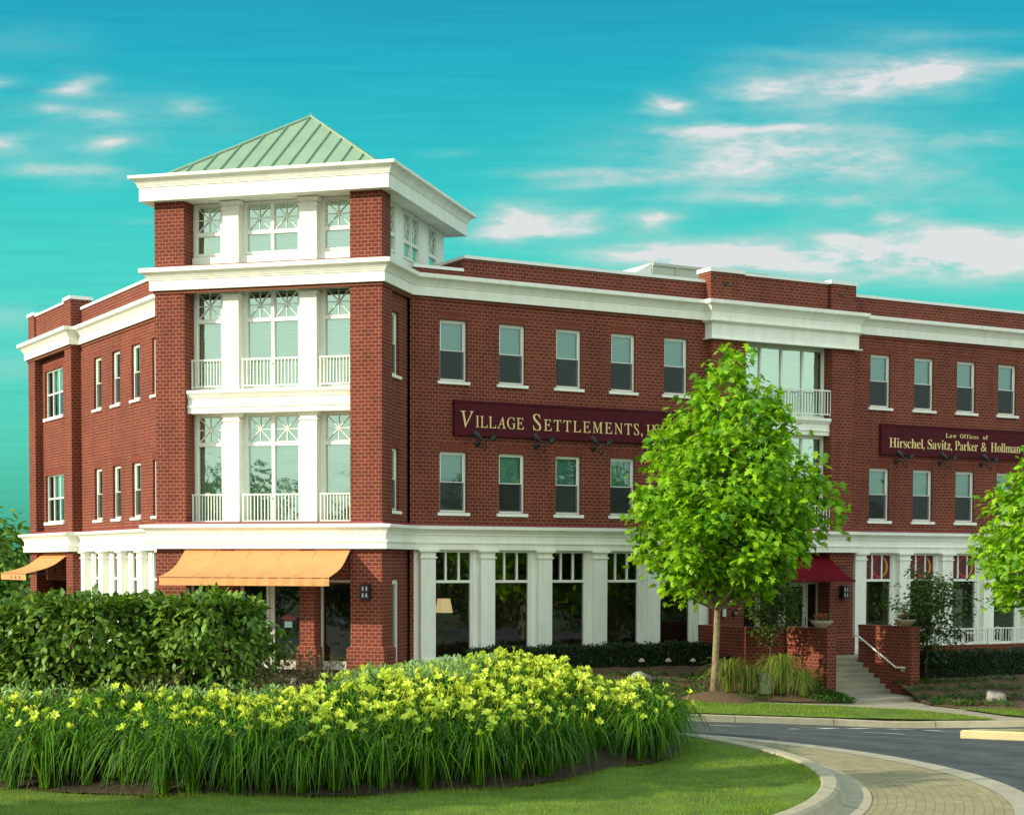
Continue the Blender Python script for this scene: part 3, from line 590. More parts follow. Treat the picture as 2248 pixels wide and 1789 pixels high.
# tower side walls (right one seen at a grazing angle)
mb = MB(); SW = [(1.0, 1.72, 5.37, 7.13), (1.0, 1.72, 1.55, 3.31)]
wall(mb, FS, .85, 2.47, 1.1, 7.76, SW, y=.1); mb.build('brick_wall', BRICK, bld); mb = MB(); wall(mb, FS, .85, 2.47, GF, .46, [(1.02, 1.68, -2.9, -.42)], y=.1); mb.build('brick_wall', BRICK, bld); mb = MB()
mb.face([(-TW, 0.6, GF), (-TW, 2.45, GF), (-TW, 2.45, 7.76), (-TW, .6, 7.76)], FT)
mb.build('brick_wall', BRICK, bld)
for zb in (5.37, 1.55): place('window', {k: v for k, v in double_hung(.72, WH, .5).items()}, FS @ Matrix.Translation((1.0, .1, zb)))
d = shop_window(.66, 2.48, 2.40, 0); place('window', d, FS @ Matrix.Translation((1.02, .1, -2.9)))
# tower corner piers, one part each
for x0, x1 in ((-.93, 0), (-TW, -5.92)):
    mb = MB(); mb.box(x0, x1, 0, .85, 1.1, 7.76, FT); mb.build('brick_pier', BRICK, bld)
    mb = MB(); mb.box(x0, x1, 0, .73, 8.36, 10.26, FT); mb.build('brick_pier', BRICK, bld)
    mb = MB(); mb.box(x0, x1, 0, .85, -2.26, .46, FT); mb.box(x0 - .09, x1 + .09, -.09, .9, GF, -2.33, FT)
    a, b = x0 - .09, x1 + .09
    mb.mesh([(a, -.09, -2.33), (b, -.09, -2.33), (b, .9, -2.33), (a, .9, -2.33), (x0, 0, -2.24), (x1, 0, -2.24), (x1, .85, -2.24), (x0, .85, -2.24)],
            [(0, 1, 5, 4), (1, 2, 6, 5), (3, 0, 4, 7)], FT)
    mb.build('brick_pier', BRICK, bld)
for x0, x1 in ((-2.40, -1.96), (-4.82, -4.38)):
    mb = MB(); mb.box(x0, x1, -.12, .4, -2.26, .445, FT); a, b = x0 - .08, x1 + .08
    mb.box(a, b, -.2, .4, GF, -2.33, FT)
    mb.mesh([(a, -.2, -2.33), (b, -.2, -2.33), (b, .4, -2.33), (a, .4, -2.33), (x0, -.12, -2.24), (x1, -.12, -2.24), (x1, .4, -2.24), (x0, .4, -2.24)],
            [(0, 1, 5, 4), (1, 2, 6, 5), (3, 0, 4, 7)], FT)
    mb.build('brick_pier', BRICK, bld)
mb = MB(); wall(mb, FT, -5.92, -.93, -.42, .46, y=.22); mb.build('brick_wall', BRICK, bld)

# white window walls of the tower
BAYS = [(-5.86, -5.0), (-4.30, -2.64), (-1.94, -1.06)]
def winwall(M, x0, x1, z0, z1, ops, y):
    mb = MB(); wall(mb, M, x0, x1, z0, z1, ops, y=y, rev=.1); mb.build('window_wall', WHITE, bld)
winwall(FT, -5.92, -.93, 1.15, 4.34, [(a, b, 1.2, 4.28) for a, b in BAYS], .6)
winwall(FT, -5.92, -.93, 4.9, 7.9, [(a, b, 4.98, 7.82) for a, b in BAYS], .6)
winwall(FT, -5.92, -.93, 8.36, 10.3, [(a, b, 8.79, 10.24) for a, b in BAYS], .6)
SB = [(1.08, 1.95), (2.62, 4.08), (4.93, 5.80)]
winwall(FS, .73, 6.55, 8.36, 10.3, [(a, b, 8.86, 10.22) for a, b in SB], .3)
mb = MB(); mb.face([(-6.54, .73, 8.36), (-6.54, 6.4, 8.36), (-6.54, 6.4, 10.3), (-6.54, .73, 10.3)], FT)
mb.face([(-6.54, 6.4, 8.36), (-.3, 6.55, 8.36), (-.3, 6.55, 10.3), (-6.54, 6.4, 10.3)], FT); mb.build('window_wall', WHITE, bld)
for a, b in BAYS:
    dbl = b - a > 1.2; w_ = b - a
    place('window', star_window(w_, 3.08, 2.22, dbl, blind=1.0), FT @ Matrix.Translation((a, .6, 1.2)))
    place('window', star_window(w_, 2.84, 1.94, dbl), FT @ Matrix.Translation((a, .6, 4.98)))
    place('window', star_window(w_, 1.45, .59, dbl), FT @ Matrix.Translation((a, .6, 8.79)))
for a, b in SB: place('window', star_window(b - a, 1.36, .5, b - a > 1.2), FS @ Matrix.Translation((a, .3, 8.86)))
# white pilasters with capitals
def pilaster(M, x0, x1, y, z0, z1, cap):
    mb = MB(); mb.box(x0, x1, y, y + .32, z0, z1, M); e = .03
    if cap:
        mb.box(x0 - e, x1 + e, y - e, y + .32, z1 - .24, z1 - .19, M)
        e2 = .075
        mb.mesh([(x0 - .012, y - .012, z1 - .12), (x1 + .012, y - .012, z1 - .12), (x1 + .012, y + .32, z1 - .12), (x0 - .012, y + .32, z1 - .12),
                 (x0 - e2, y - e2, z1 - .03), (x1 + e2, y - e2, z1 - .03), (x1 + e2, y + .32, z1 - .03), (x0 - e2, y + .32, z1 - .03)],
                [(0, 1, 5, 4), (1, 2, 6, 5), (3, 0, 4, 7), (4, 5, 6, 7)], M)
        mb.box(x0 - e2, x1 + e2, y - e2, y + .32, z1 - .029, z1, M)
    mb.build('pilaster', WHITE, bld)
for x0, x1 in ((-4.88, -4.40), (-2.54, -2.04)):
    pilaster(FT, x0, x1, .3, 1.15, 4.30, True); pilaster(FT, x0, x1, .3, 4.95, 7.84, True); pilaster(FT, x0, x1, .32, 8.4, 10.24, True)
mb = MB(); mb.box(-5.9, -.95, .48, .598, 8.38, 8.72, FT); mb.build('base_panel', WHITE, bld)

# ---------------------------------------------------------------- railings
def railing(M, x0, x1, y, z0, z1, n, posts=()):
    mb = MB(); mb.box(x0, x1, y - .025, y + .025, z1 - .045, z1, M); mb.box(x0, x1, y - .02, y + .02, z0 + .05, z0 + .085, M)
    for i in range(n):
        x = x0 + (x1 - x0) * (i + .5) / n; mb.box(x - .011, x + .011, y - .011, y + .011, z0 + .086, z1 - .046, M)
    for x in posts: mb.box(x - .022, x + .022, y - .022, y + .022, z0, z1 - .046, M)
    return mb
for a, b, n in ((-5.9, -4.89, 11), (-4.34, -2.55, 17), (-1.99, -.94, 11)):
    for z0 in (4.99, 1.17):
        ps = [a + .03, b - .03] + ([(a + b) / 2] if n > 12 else [])
        railing(FT, a, b, .38, z0, z0 + .84, n, ps).build('balcony_railing', FRAMEW, bld)

# ---------------------------------------------------------------- cornices
PATH = [P2(FL, -17.06, 6), P2(FL, -17.06, -.35), P2(FL, -11.38, -.35), P2(FL, -11.38, 0), P2(FL, 0, 0), P2(FT, -TW, 0), P2(FT, 0, 0),
        P2(FR, 0, 0), P2(FR, 10.5, 0), P2(FR, 10.5, -.3), P2(FR, 16.36, -.3), P2(FR, 16.36, 0), P2(FR, 31, 0)]
CORN = [(-.1, 7.752), (.12, 7.752), (.12, 8.02), (.15, 8.035), (.15, 8.065), (.17, 8.08), (.19, 8.12), (.24, 8.18), (.30, 8.215), (.335, 8.235), (.345, 8.25), (.345, 8.36), (.06, 8.395), (-.1, 8.40)]
mb = MB(); mb.sweep(PATH, CORN); mb.build('upper_cornice', WHITE, bld)
BAND = [(-.1, .448), (.20, .448), (.20, .615), (.235, .63), (.235, .672), (.17, .684), (.17, .86), (.205, .872), (.205, .92), (.225, .935), (.25, .975), (.30, 1.01), (.345, 1.03), (.36, 1.045), (.36, 1.12), (.05, 1.15), (-.1, 1.152)]
mb = MB(); mb.sweep(PATH, BAND); mb.build('ground_floor_cornice', WHITE, bld)
mb = MB(); mb.sweep(PATH, [(-.05, 1.153), (.045, 1.153), (.03, 1.21), (-.05, 1.213)]); mb.build('flashing', FLASH, bld)
mb = MB(); mb.sweep(PATH, [(-.05, 8.403), (.05, 8.403), (.03, 8.445), (-.05, 8.448)]); mb.build('flashing', FLASH, bld)
mb = MB(); mb.sweep(PATH, [(-.05, 7.66), (.035, 7.66), (.035, 7.75), (-.05, 7.75)]); mb.build('brick_corbel', BRICK, bld)
ROOFC = [P2(FT, -TW, 0), P2(FT, 0, 0), P2(FT, 0, 6.71), P2(FT, -TW, 6.71)]
TOPC = [(-1.2, 10.27), (-.2, 10.262), (.315, 10.235), (.315, 10.60), (.345, 10.615), (.345, 10.65), (.36, 10.665), (.385, 10.72), (.44, 10.785), (.50, 10.82), (.54, 10.835), (.55, 10.85), (.55, 10.925), (.10, 10.985), (-.3, 10.99)]
mb = MB(); mb.sweep(ROOFC, TOPC, closed=True); mb.build('roof_cornice', WHITE, bld)
mb = MB(); mb.sweep([P2(FT, -5.9, .12), P2(FT, -.94, .12)], [(-.5, 4.285), (0, 4.285), (0, 4.43), (.03, 4.445), (.03, 4.50), (-.02, 4.515), (-.02, 4.70), (.01, 4.72), (.03, 4.77), (.07, 4.83), (.09, 4.85), (.09, 4.93), (-.5, 4.955)])
mb.build('spandrel_band', WHITE, bld)
# bay: lower frieze, piers, spandrel
BP = [P2(FR, 10.5, 0), P2(FR, 10.5, -.3), P2(FR, 16.36, -.3), P2(FR, 16.36, 0)]
mb = MB(); mb.sweep(BP, [(-.02, 7.15), (.17, 7.15), (.17, 7.185), (.08, 7.20), (.08, 7.64), (.11, 7.655), (.20, 7.70), (.22, 7.715), (.22, 7.748), (-.02, 7.75)]); mb.build('bay_frieze', WHITE, bld)
for x0, x1 in ((10.5, 11.82), (15.36, 16.36)):
    mb = MB(); mb.box(x0, x1, -.3, .4, 1.1, 7.16, FR); mb.build('brick_pier', BRICK, bld)
    mb = MB(); mb.box(x0, x1, -.3, .4, -2.36, .46, FR); mb.box(x0 - .06, x1 + .06, -.36, .4, -3.2, -2.4, FR)
    mb.mesh([(x0 - .06, -.36, -2.4), (x1 + .06, -.36, -2.4), (x1 + .06, .4, -2.4), (x0 - .06, .4, -2.4), (x0, -.3, -2.31), (x1, -.3, -2.31), (x1, .4, -2.31), (x0, .4, -2.31)],
            [(0, 1, 5, 4), (1, 2, 6, 5), (3, 0, 4, 7)], FR)
    mb.build('brick_pier', BRICK, bld)
mb = MB(); mb.sweep([P2(FR, 11.82, .0), P2(FR, 15.36, .0)], [(-.4, 4.30), (.2, 4.30), (.2, 4.42), (.23, 4.435), (.23, 4.48), (.2, 4.49), (.2, 4.66), (.23, 4.68), (.28, 4.76), (.30, 4.77), (.30, 4.86), (-.4, 4.87)]); mb.build('spandrel_band', WHITE, bld)
winwall(FR, 11.82, 15.36, 4.87, 7.3, [(11.84, 15.34, 4.92, 7.12)], .1); winwall(FR, 11.82, 15.36, 1.12, 4.31, [(11.84, 15.34, 1.2, 4.25)], .1)
def wide_window(w, h, n, rail):
    mb = MB(); bars(mb, 0, w, 0, h, .05, 0, .1)
    for i in range(1, n): mb.box(w * i / n - .03, w * i / n + .03, 0, .1, .05, h - .05)
    if rail: mb.box(.05, w - .05, .01, .09, rail - .035, rail + .035)
    bm_ = MB()
    for i in range(n):
        pass
    return {'': mb.make('window', FRAMEW), 'pane': panes([(.05, w - .05, .05, h - .05)], .06).make('pane', GLASST, recalc=False),
            'blind': blind_mesh(.06, 3.44, .06, h - .05, .2) if not rail else blind_mesh(.06, w - .06, h * .62, h - .05, .2)}
place('window', wide_window(3.5, 2.2, 4, 0), FR @ Matrix.Translation((11.84, .1, 4.92)))
place('window', wide_window(3.5, 3.05, 4, 2.1), FR @ Matrix.Translation((11.84, .1, 1.2)))
railing(FR, 11.84, 15.42, -.24, 4.92, 5.79, 30, [11.88, 13.6, 15.38]).build('balcony_railing', FRAMEW, bld)
railing(FR, 11.84, 15.42, -.24, 1.17, 2.0, 30, [11.88, 13.6, 15.38]).build('balcony_railing', FRAMEW, bld)

# ---------------------------------------------------------------- parapets, copings, roofs
def parapet(M, x0, x1, y0, y1, z1, over=.05, cz=.09, ends=0):
    mb = MB(); mb.box(x0, x1, y0, y1, 8.3, z1, M); mb.build('parapet', BRICK, bld)
    mb = MB(); mb.box(x0 - ends, x1 + ends, y0 - over, y1 + over, z1, z1 + cz, M); mb.build('coping', COPE, bld)
parapet(FR, 0.1, 1.74, .02, .3, 8.56); parapet(FR, 1.76, 10.46, .02, .3, 8.95); parapet(FR, 1.76, 2.04, .36, 4.2, 8.95)
parapet(FR, 10.42, 11.72, -.3, .35, 9.27, ends=.05, cz=.12); parapet(FR, 11.78, 15.24, -.22, .05, 9.25, cz=.08); parapet(FR, 15.3, 16.36, -.3, .35, 9.27, ends=.05, cz=.12)
parapet(FR, 16.44, 31, .02, .3, 8.98)
parapet(FL, -11.3, -.3, .02, .3, 8.99); parapet(FL, -12.2, -11.38, -.35, .4, 9.36, ends=.05, cz=.12)
parapet(FL, -16.1, -12.26, -.3, 0, 9.3, cz=.08); parapet(FL, -17.0, -16.16, -.35, .4, 9.36, ends=.05, cz=.12); parapet(FL, -17.0, -16.7, .46, 6, 9.0)
for x in (10.98, 15.74):
    mb = MB(); mb.box(x - .09, x + .09, -.32, -.302, 8.86, 8.98, FR); mb.build('scupper', BLACK, bld)
mb = MB()
mb.mesh([(0, .2, 8.33), (31, .2, 8.33), (31, 9, 8.33), (0, 9, 8.33)], [(0, 1, 2, 3)], FR)
mb.mesh([(-17, .2, 8.31), (0, .2, 8.31), (0, 8, 8.31), (-17, 8, 8.31)], [(0, 1, 2, 3)], FL)
mb.mesh([(-TW, 0, 8.35), (0, 0, 8.35), (0, 7, 8.35), (-TW, 7, 8.35)], [(0, 1, 2, 3)], FT)
mb.build('flat_roof', DECK, bld)
# pyramid roof with standing seams
A0 = [Vector(P3(FT, x, y, 10.985)) for x, y in ((-TW + .16, .16), (-.16, .16), (-.16, 6.55), (-TW + .16, 6.55))]; AP = Vector(P3(FT, -TW / 2, 3.36, 13.25))
mb = MB(); mb.mesh(A0 + [AP], [(0, 1, 4), (1, 2, 4), (2, 3, 4), (3, 0, 4)])
roof = mb.build('pyramid_roof', ROOFG, bld)
mb = MB()
for i in range(4):
    a, b = A0[i], A0[(i + 1) % 4]; L = (b - a).length; mid = (a + b) / 2; up = (AP - mid); n = int(L / .52)
    for k in range(-(n // 2), n // 2 + 1):
        s_ = k * .52 / (L / 2)
        if abs(s_) > .97: continue
        p = mid + (b - a) / 2 * s_; q = p + up * (1 - abs(s_)); nv = (b - a).cross(up).normalized() * .016; sv = (b - a).normalized() * .012
        if nv.z < 0: nv = -nv
        mb.mesh([p - sv, p + sv, p + sv + nv * 3, p - sv + nv * 3, q - sv, q + sv, q + sv + nv * 3, q - sv + nv * 3], [(0, 1, 5, 4), (1, 2, 6, 5), (2, 3, 7, 6), (3, 0, 4, 7)])
mb.build('standing_seam', SEAMG, roof)
mb = MB()
for a in A0: mb.tube([a + Vector((0, 0, .02)), AP + Vector((0, 0, .02))], .05, 6)
mb.build('hip_cap', ROOFG, roof)
mb = MB(); mb.lathe([(.08, -.05), (.04, .05), (.012, .10), (.0, .17)], 8, Matrix.Translation(AP)); mb.build('finial', ROOFG, roof)

# ---------------------------------------------------------------- placing the office windows
rb = random.Random(3)
for i, (x0, x1, z0, z1) in enumerate(ops_r):
    bl = [.5, .5, .48, .5, .52, .5][i % 6] if z0 > 3 else [0, .46, .95, .5, .5, .5, .42, .5][i % 8]
    if i % 7 == 5 and z0 < 3: bl = .95
    place('window', double_hung(WW, WH, bl, i % 3), FR @ Matrix.Translation((x0, 0, z0)))
for i, (x0, x1, z0, z1) in enumerate(ops_l): place('window', double_hung(.85, WH, .5, i % 3), FL @ Matrix.Translation((x0, 0, z0)))
def triple(w, h):
    mb = MB(); bars(mb, 0, w, 0, h, .05, .085, .18)
    for x in (w / 3, 2 * w / 3): mb.box(x - .03, x + .03, .09, .175, .05, h - .05)
    mb.box(.05, w - .05, .1, .165, h / 2 - .03, h / 2 + .03)
    sl_ = MB(); sl_.box(-.09, w + .09, -.065, .1, -.11, 0)
    li = MB(); li.box(-.03, w + .03, -.004, .08, h + .004, h + .22)
    return {'': mb.make('window', FRAMEW), 'pane': panes([(.05, w - .05, .05, h - .05)], .13).make('pane', GLASS, recalc=False), 'sill': sl_.make('sill', WHITE),
            'lintel': li.make('lintel', SOLDIER), 'blind': blind_mesh(w * .3, w - .06, h * .5, h - .05, .23)}
tri = triple(BW[1] - BW[0], 1.76)
for z in (5.46, 1.57): place('window', tri, FL @ Matrix.Translation((-BW[1], -.06, z)))

# ---------------------------------------------------------------- ground floor: white columns and shop windows
def gf_wall(M, x0, x1, wins, zb, zt=.46):
    mb = MB(); wall(mb, M, x0, x1, GF, zt, [(a, b, zb, .43) for a, b in wins], rev=.1); mb.build('shopfront_wall', WHITE, bld)
w1 = [(.76 + 1.975 * k, 2.06 + 1.975 * k) for k in range(5)]; w2 = [(17.07 + 1.965 * k, 18.36 + 1.965 * k) for k in range(7)]
gf_wall(FR, .12, 10.52, w1, -2.75); gf_wall(FR, 16.36, 31, w2, -2.75)
wl = [(-(9.98 - 2.06 * k), -(8.86 - 2.06 * k)) for k in range(4)]
gf_wall(FL, -11.38, 0, wl, -2.75)
for a, b in w1: place('window', shop_window(b - a, 3.18, 2.27, 2), FR @ Matrix.Translation((a, 0, -2.75)))
for a, b in wl: place('window', shop_window(b - a, 3.18, 2.27, 2), FL @ Matrix.Translation((a, 0, -2.75)))
def column_mesh():
    mb = MB(); w_ = .24; mb.box(-w_, w_, -.2, -.003, GF, .2); mb.box(-w_ - .05, w_ + .05, -.25, -.003, GF, GF + .22)
    mb.box(-w_ - .035, w_ + .035, -.235, -.003, .2, .245); mb.box(-w_, w_, -.2, -.003, .2451, .34)
    prof = [(.0, .34), (.012, .355), (.03, .37), (.06, .385), (.075, .39)]
    for i in range(len(prof) - 1):
        (e, z), (f_, z2) = prof[i], prof[i + 1]
        mb.mesh([(-w_ - e, -.2 - e, z), (w_ + e, -.2 - e, z), (w_ + e, -.003, z), (-w_ - e, -.003, z), (-w_ - f_, -.2 - f_, z2), (w_ + f_, -.2 - f_, z2), (w_ + f_, -.003, z2), (-w_ - f_, -.003, z2)], [(0, 1, 5, 4), (1, 2, 6, 5), (3, 0, 4, 7)])
    mb.box(-w_ - .08, w_ + .08, -.28, -.003, .39, .446)
    return mb.make('column', WHITE)
COLM = column_mesh()
for x in [.495 + 1.975 * k for k in range(6)] + [16.79 + 1.965 * k for k in range(8)]: link('column', COLM, bld, FR @ Matrix.Translation((x, 0, 0)))
for k in range(5): link('column', COLM, bld, FL @ Matrix.Translation((-(10.66 - 2.06 * k), 0, 0)))
# coloured transoms and curtains of the far shop
PANELM = mat('maroon_transom_panel', (.10, .008, .016), .6); ARCM = mat('orange_arc', (.50, .05, .015), .6); MOONM = mat('yellow_arc', (.50, .26, .03), .6)
CURT = mat('olive_curtain', (.30, .27, .07), .9, var=.3, vscale=3); BANNER = mat('pale_banner', (.62, .75, .70), .8)
for i, (a, b) in enumerate(w2):
    w_ = b - a
    win = place('window', shop_window(w_, 3.18, 2.27, 2, glass=GLASSD), FR @ Matrix.Translation((a, 0, -2.75)))
    mb = MB(); mb.face([(.05, .085, 2.3), (w_ - .05, .085, 2.3), (w_ - .05, .085, 3.13), (.05, .085, 3.13)], mi=0)
    cx, cz, rad = w_ * .62, 2.73, .36
    def arc(a0, a1, r0, r1f, mi, n=18):
        for k in range(n):
            t0, t1 = R(a0 + (a1 - a0) * k / n), R(a0 + (a1 - a0) * (k + 1) / n)
            q0, q1 = r1f((k) / n), r1f((k + 1) / n)
            mb.face([(cx + math.cos(t0) * r0, .08, cz + math.sin(t0) * r0), (cx + math.cos(t1) * r0, .08, cz + math.sin(t1) * r0),
                     (cx + math.cos(t1) * q1, .08, cz + math.sin(t1) * q1), (cx + math.cos(t0) * q0, .08, cz + math.sin(t0) * q0)], mi=mi)
    arc(95, 275, rad, lambda u: rad - .045, 1); arc(80, -80, rad, lambda u: rad - .09 * math.sin(math.pi * u) - .006, 2)
    for ang in (110, 140, 180, 220, 250):
        t_ = R(ang); dx, dz = math.cos(t_), math.sin(t_); L0, L1 = rad + .02, rad + (.24 if ang == 180 else .11)
        mb.face([(cx + dx * L0 - dz * .022, .079, cz + dz * L0 + dx * .022), (cx + dx * L1, .079, cz + dz * L1), (cx + dx * L0 + dz * .022, .079, cz + dz * L0 - dx * .022)], mi=1)
    mb.build('transom_panel', [PANELM, ARCM, MOONM], win, Matrix.Identity(4), recalc=False, local=True)
    if i < 3:
        mb = MB()
        if i == 2: mb.box(.3, .9, .3, .31, .35, 1.95)
        else:
            for x0, x1 in ((.02, .42), (w_ - .22, w_ - .03)):
                k = 8
                for j in range(k):
                    xa, xb = x0 + (x1 - x0) * j / k, x0 + (x1 - x0) * (j + 1) / k
                    mb.face([(xa, .22 + .03 * (j % 2), .02), (xb, .22 + .03 * ((j + 1) % 2), .02), (xb, .22 + .03 * ((j + 1) % 2), 2.2), (xa, .22 + .03 * (j % 2), 2.2)])
        mb.build('banner' if i == 2 else 'curtain', BANNER if i == 2 else CURT, win, Matrix.Identity(4), local=True, recalc=False)

# doors: tower entrance and bay entrance
FRAMED = mat('door_frame_paint', (.55, .54, .47), .5)
STICK = mat('red_oval_sticker', (.25, .03, .03), .5); NOTE = mat('pale_blue_notice', (.45, .72, .72), .7)
def door(M, x0, x1, z0, z1, st, name='door', sticker=False):
    w_, h_ = x1 - x0, z1 - z0; mb = MB(); bars(mb, 0, w_, 0, h_, st, 0, .08); mb.box(st, w_ - st, .01, .07, st, .25)
    dd = mb.build(name, FRAMED, bld, M @ Matrix.Translation((x0, 0, z0)))
    panes([(st, w_ - st, .25, h_ - st)], .04).build('pane', GLASSD, dd, Matrix.Identity(4), recalc=False, local=True)
    if name == 'door':
        mb = MB(); mb.tube([(w_ - st * .5, -.01, .95), (w_ - st * .5, -.06, .97), (w_ - st * .5, -.06, 1.2), (w_ - st * .5, -.01, 1.22)], .014, 6); mb.build('handle', BLACK, dd, Matrix.Identity(4), local=True)
    if sticker:
        mb = MB(); n = 20; cx, cz = w_ * .52, 1.45
        mb.face([(cx + .22 * math.cos(2 * math.pi * i / n), .033, cz + .075 * math.sin(2 * math.pi * i / n)) for i in range(n)]); mb.build('oval_sticker', STICK, dd, Matrix.Identity(4), recalc=False, local=True)
        mb = MB(); mb.box(cx - .12, cx + .11, .028, .034, 1.18, 1.35); mb.build('notice', NOTE, dd, Matrix.Identity(4), local=True)
    return dd
Td = FT @ Matrix.Translation((0, .3, 0))
door(Td, -3.46, -2.42, GF, -.42, .13, sticker=True); door(Td, -4.38, -3.48, GF, -.42, .1, 'sidelight')
door(Td, -1.93, -.95, GF, -.42, .07, 'sidelight'); door(Td, -5.9, -4.84, GF, -.42, .07, 'sidelight')
Bd = FR @ Matrix.Translation((0, .3, 0))
door(Bd, 13.86, 14.86, GF, -.55, .13); door(Bd, 12.82, 13.84, GF, -.55, .13); door(Bd, 14.88, 15.36, GF, -.55, .05, 'sidelight'); door(Bd, 11.84, 12.8, GF, -.55, .05, 'sidelight')
mb = MB(); wall(mb, FR, 11.82, 15.36, -.55, .46, y=.29); mb.build('brick_wall', BRICK, bld)

# interiors: floors, back walls, cross walls
mb = MB()
for M, x0, x1, yb in ((FR, .4, 31, 6.5), (FL, -16.9, -.4, 6.5)):
    for z0, z1, in ((.55, 1.15), (4.35, 4.85), (7.75, 8.3)): mb.box(x0, x1, .45, yb, z0, z1, M)
    mb.box(x0, x1, yb, yb + .2, GF, 8.3, M); mb.box(x0, x1, .45, yb, GF - .2, GF - .01, M, 1)
    for x in (np.arange(x0, x1, 3.95)): mb.box(x - .06 + .1, x + .06 + .1, 1.2, yb, 1.16, 4.34, M); mb.box(x + .04, x + .16, 1.2, yb, 4.86, 7.74, M)
for z0, z1 in ((.55, 1.15), (4.35, 4.85), (7.8, 8.3)): mb.box(-6.5, -.35, .95, 5, z0, z1, FT)
mb.box(-6.5, -.35, 5, 5.2, GF, 10.9, FT); mb.box(-6.5, -.35, .95, 5, GF - .2, GF - .01, FT, 1); mb.box(-6.4, -.4, 1.2, 5, 10.4, 10.6, FT)
mb.build('interior', [DARK, TAN], bld)
mb = MB(); mb.box(.5, 10.4, 4.2, 4.3, GF, .5, FR); mb.build('interior_wall', TAN, bld)

# house number on the bay pier
GLY = {}
for ln in GLYPHS.strip().split('\n'):
    key, rest = ln.split(' ', 1)
    GLY[key] = [[tuple(map(int, p.split(','))) for p in lp.split()] for lp in rest.split('|')]
def text_mesh(txt, x0, x1, z0, cap, thin=0.0, track=40, light=False, depth=.012):
    """flat serif lettering in local x/z, fitted between x0 and x1"""
    cu = bpy.data.curves.new('lettering', 'CURVE'); cu.dimensions = '2D'; cu.fill_mode = 'BOTH'; cu.extrude = depth / 2; cu.offset = -thin
    x = 0; items = []
    for ch in txt:
        if ch == ' ': x += 260 + track; continue
        if light and '@' + ch in GLY: ch = '@' + ch
        lo = min(p[0] for l in GLY[ch] for p in l); hi_ = max(p[0] for l in GLY[ch] for p in l)
        items.append((ch, x - lo)); x += hi_ - lo + track
    tot = x - track; sx = (x1 - x0) / tot; sz = cap / 678
    for ch, ox in items:
        for lp in GLY[ch]:
            s_ = cu.splines.new('POLY'); s_.points.add(len(lp) - 1); s_.use_cyclic_u = True
            for p, q in zip(s_.points, lp): p.co = (x0 + (q[0] + ox) * sx, z0 + q[1] * sz, 0, 1)
    o = bpy.data.objects.new('lettering', cu); COL.objects.link(o); bpy.context.view_layer.update()
    me = bpy.data.meshes.new_from_object(o.evaluated_get(bpy.context.evaluated_depsgraph_get()))
    bpy.data.objects.remove(o); bpy.data.curves.remove(cu)
    for v in me.vertices: v.co = (v.co.x, -v.co.z, v.co.y)
    return me
def merge_text(parts, m, name='lettering'):
    mb = MB()
    for me in parts:
        mb.mesh([tuple(v.co) for v in me.vertices], [tuple(p.vertices) for p in me.polygons]); bpy.data.meshes.remove(me)
    return mb.make(name, m)
me = merge_text([text_mesh('77', 15.64, 16.0, -.2, .2)], BLACK, 'house_number'); link('house_number', me, bld, FR @ Matrix.Translation((0, -.312, 0)))

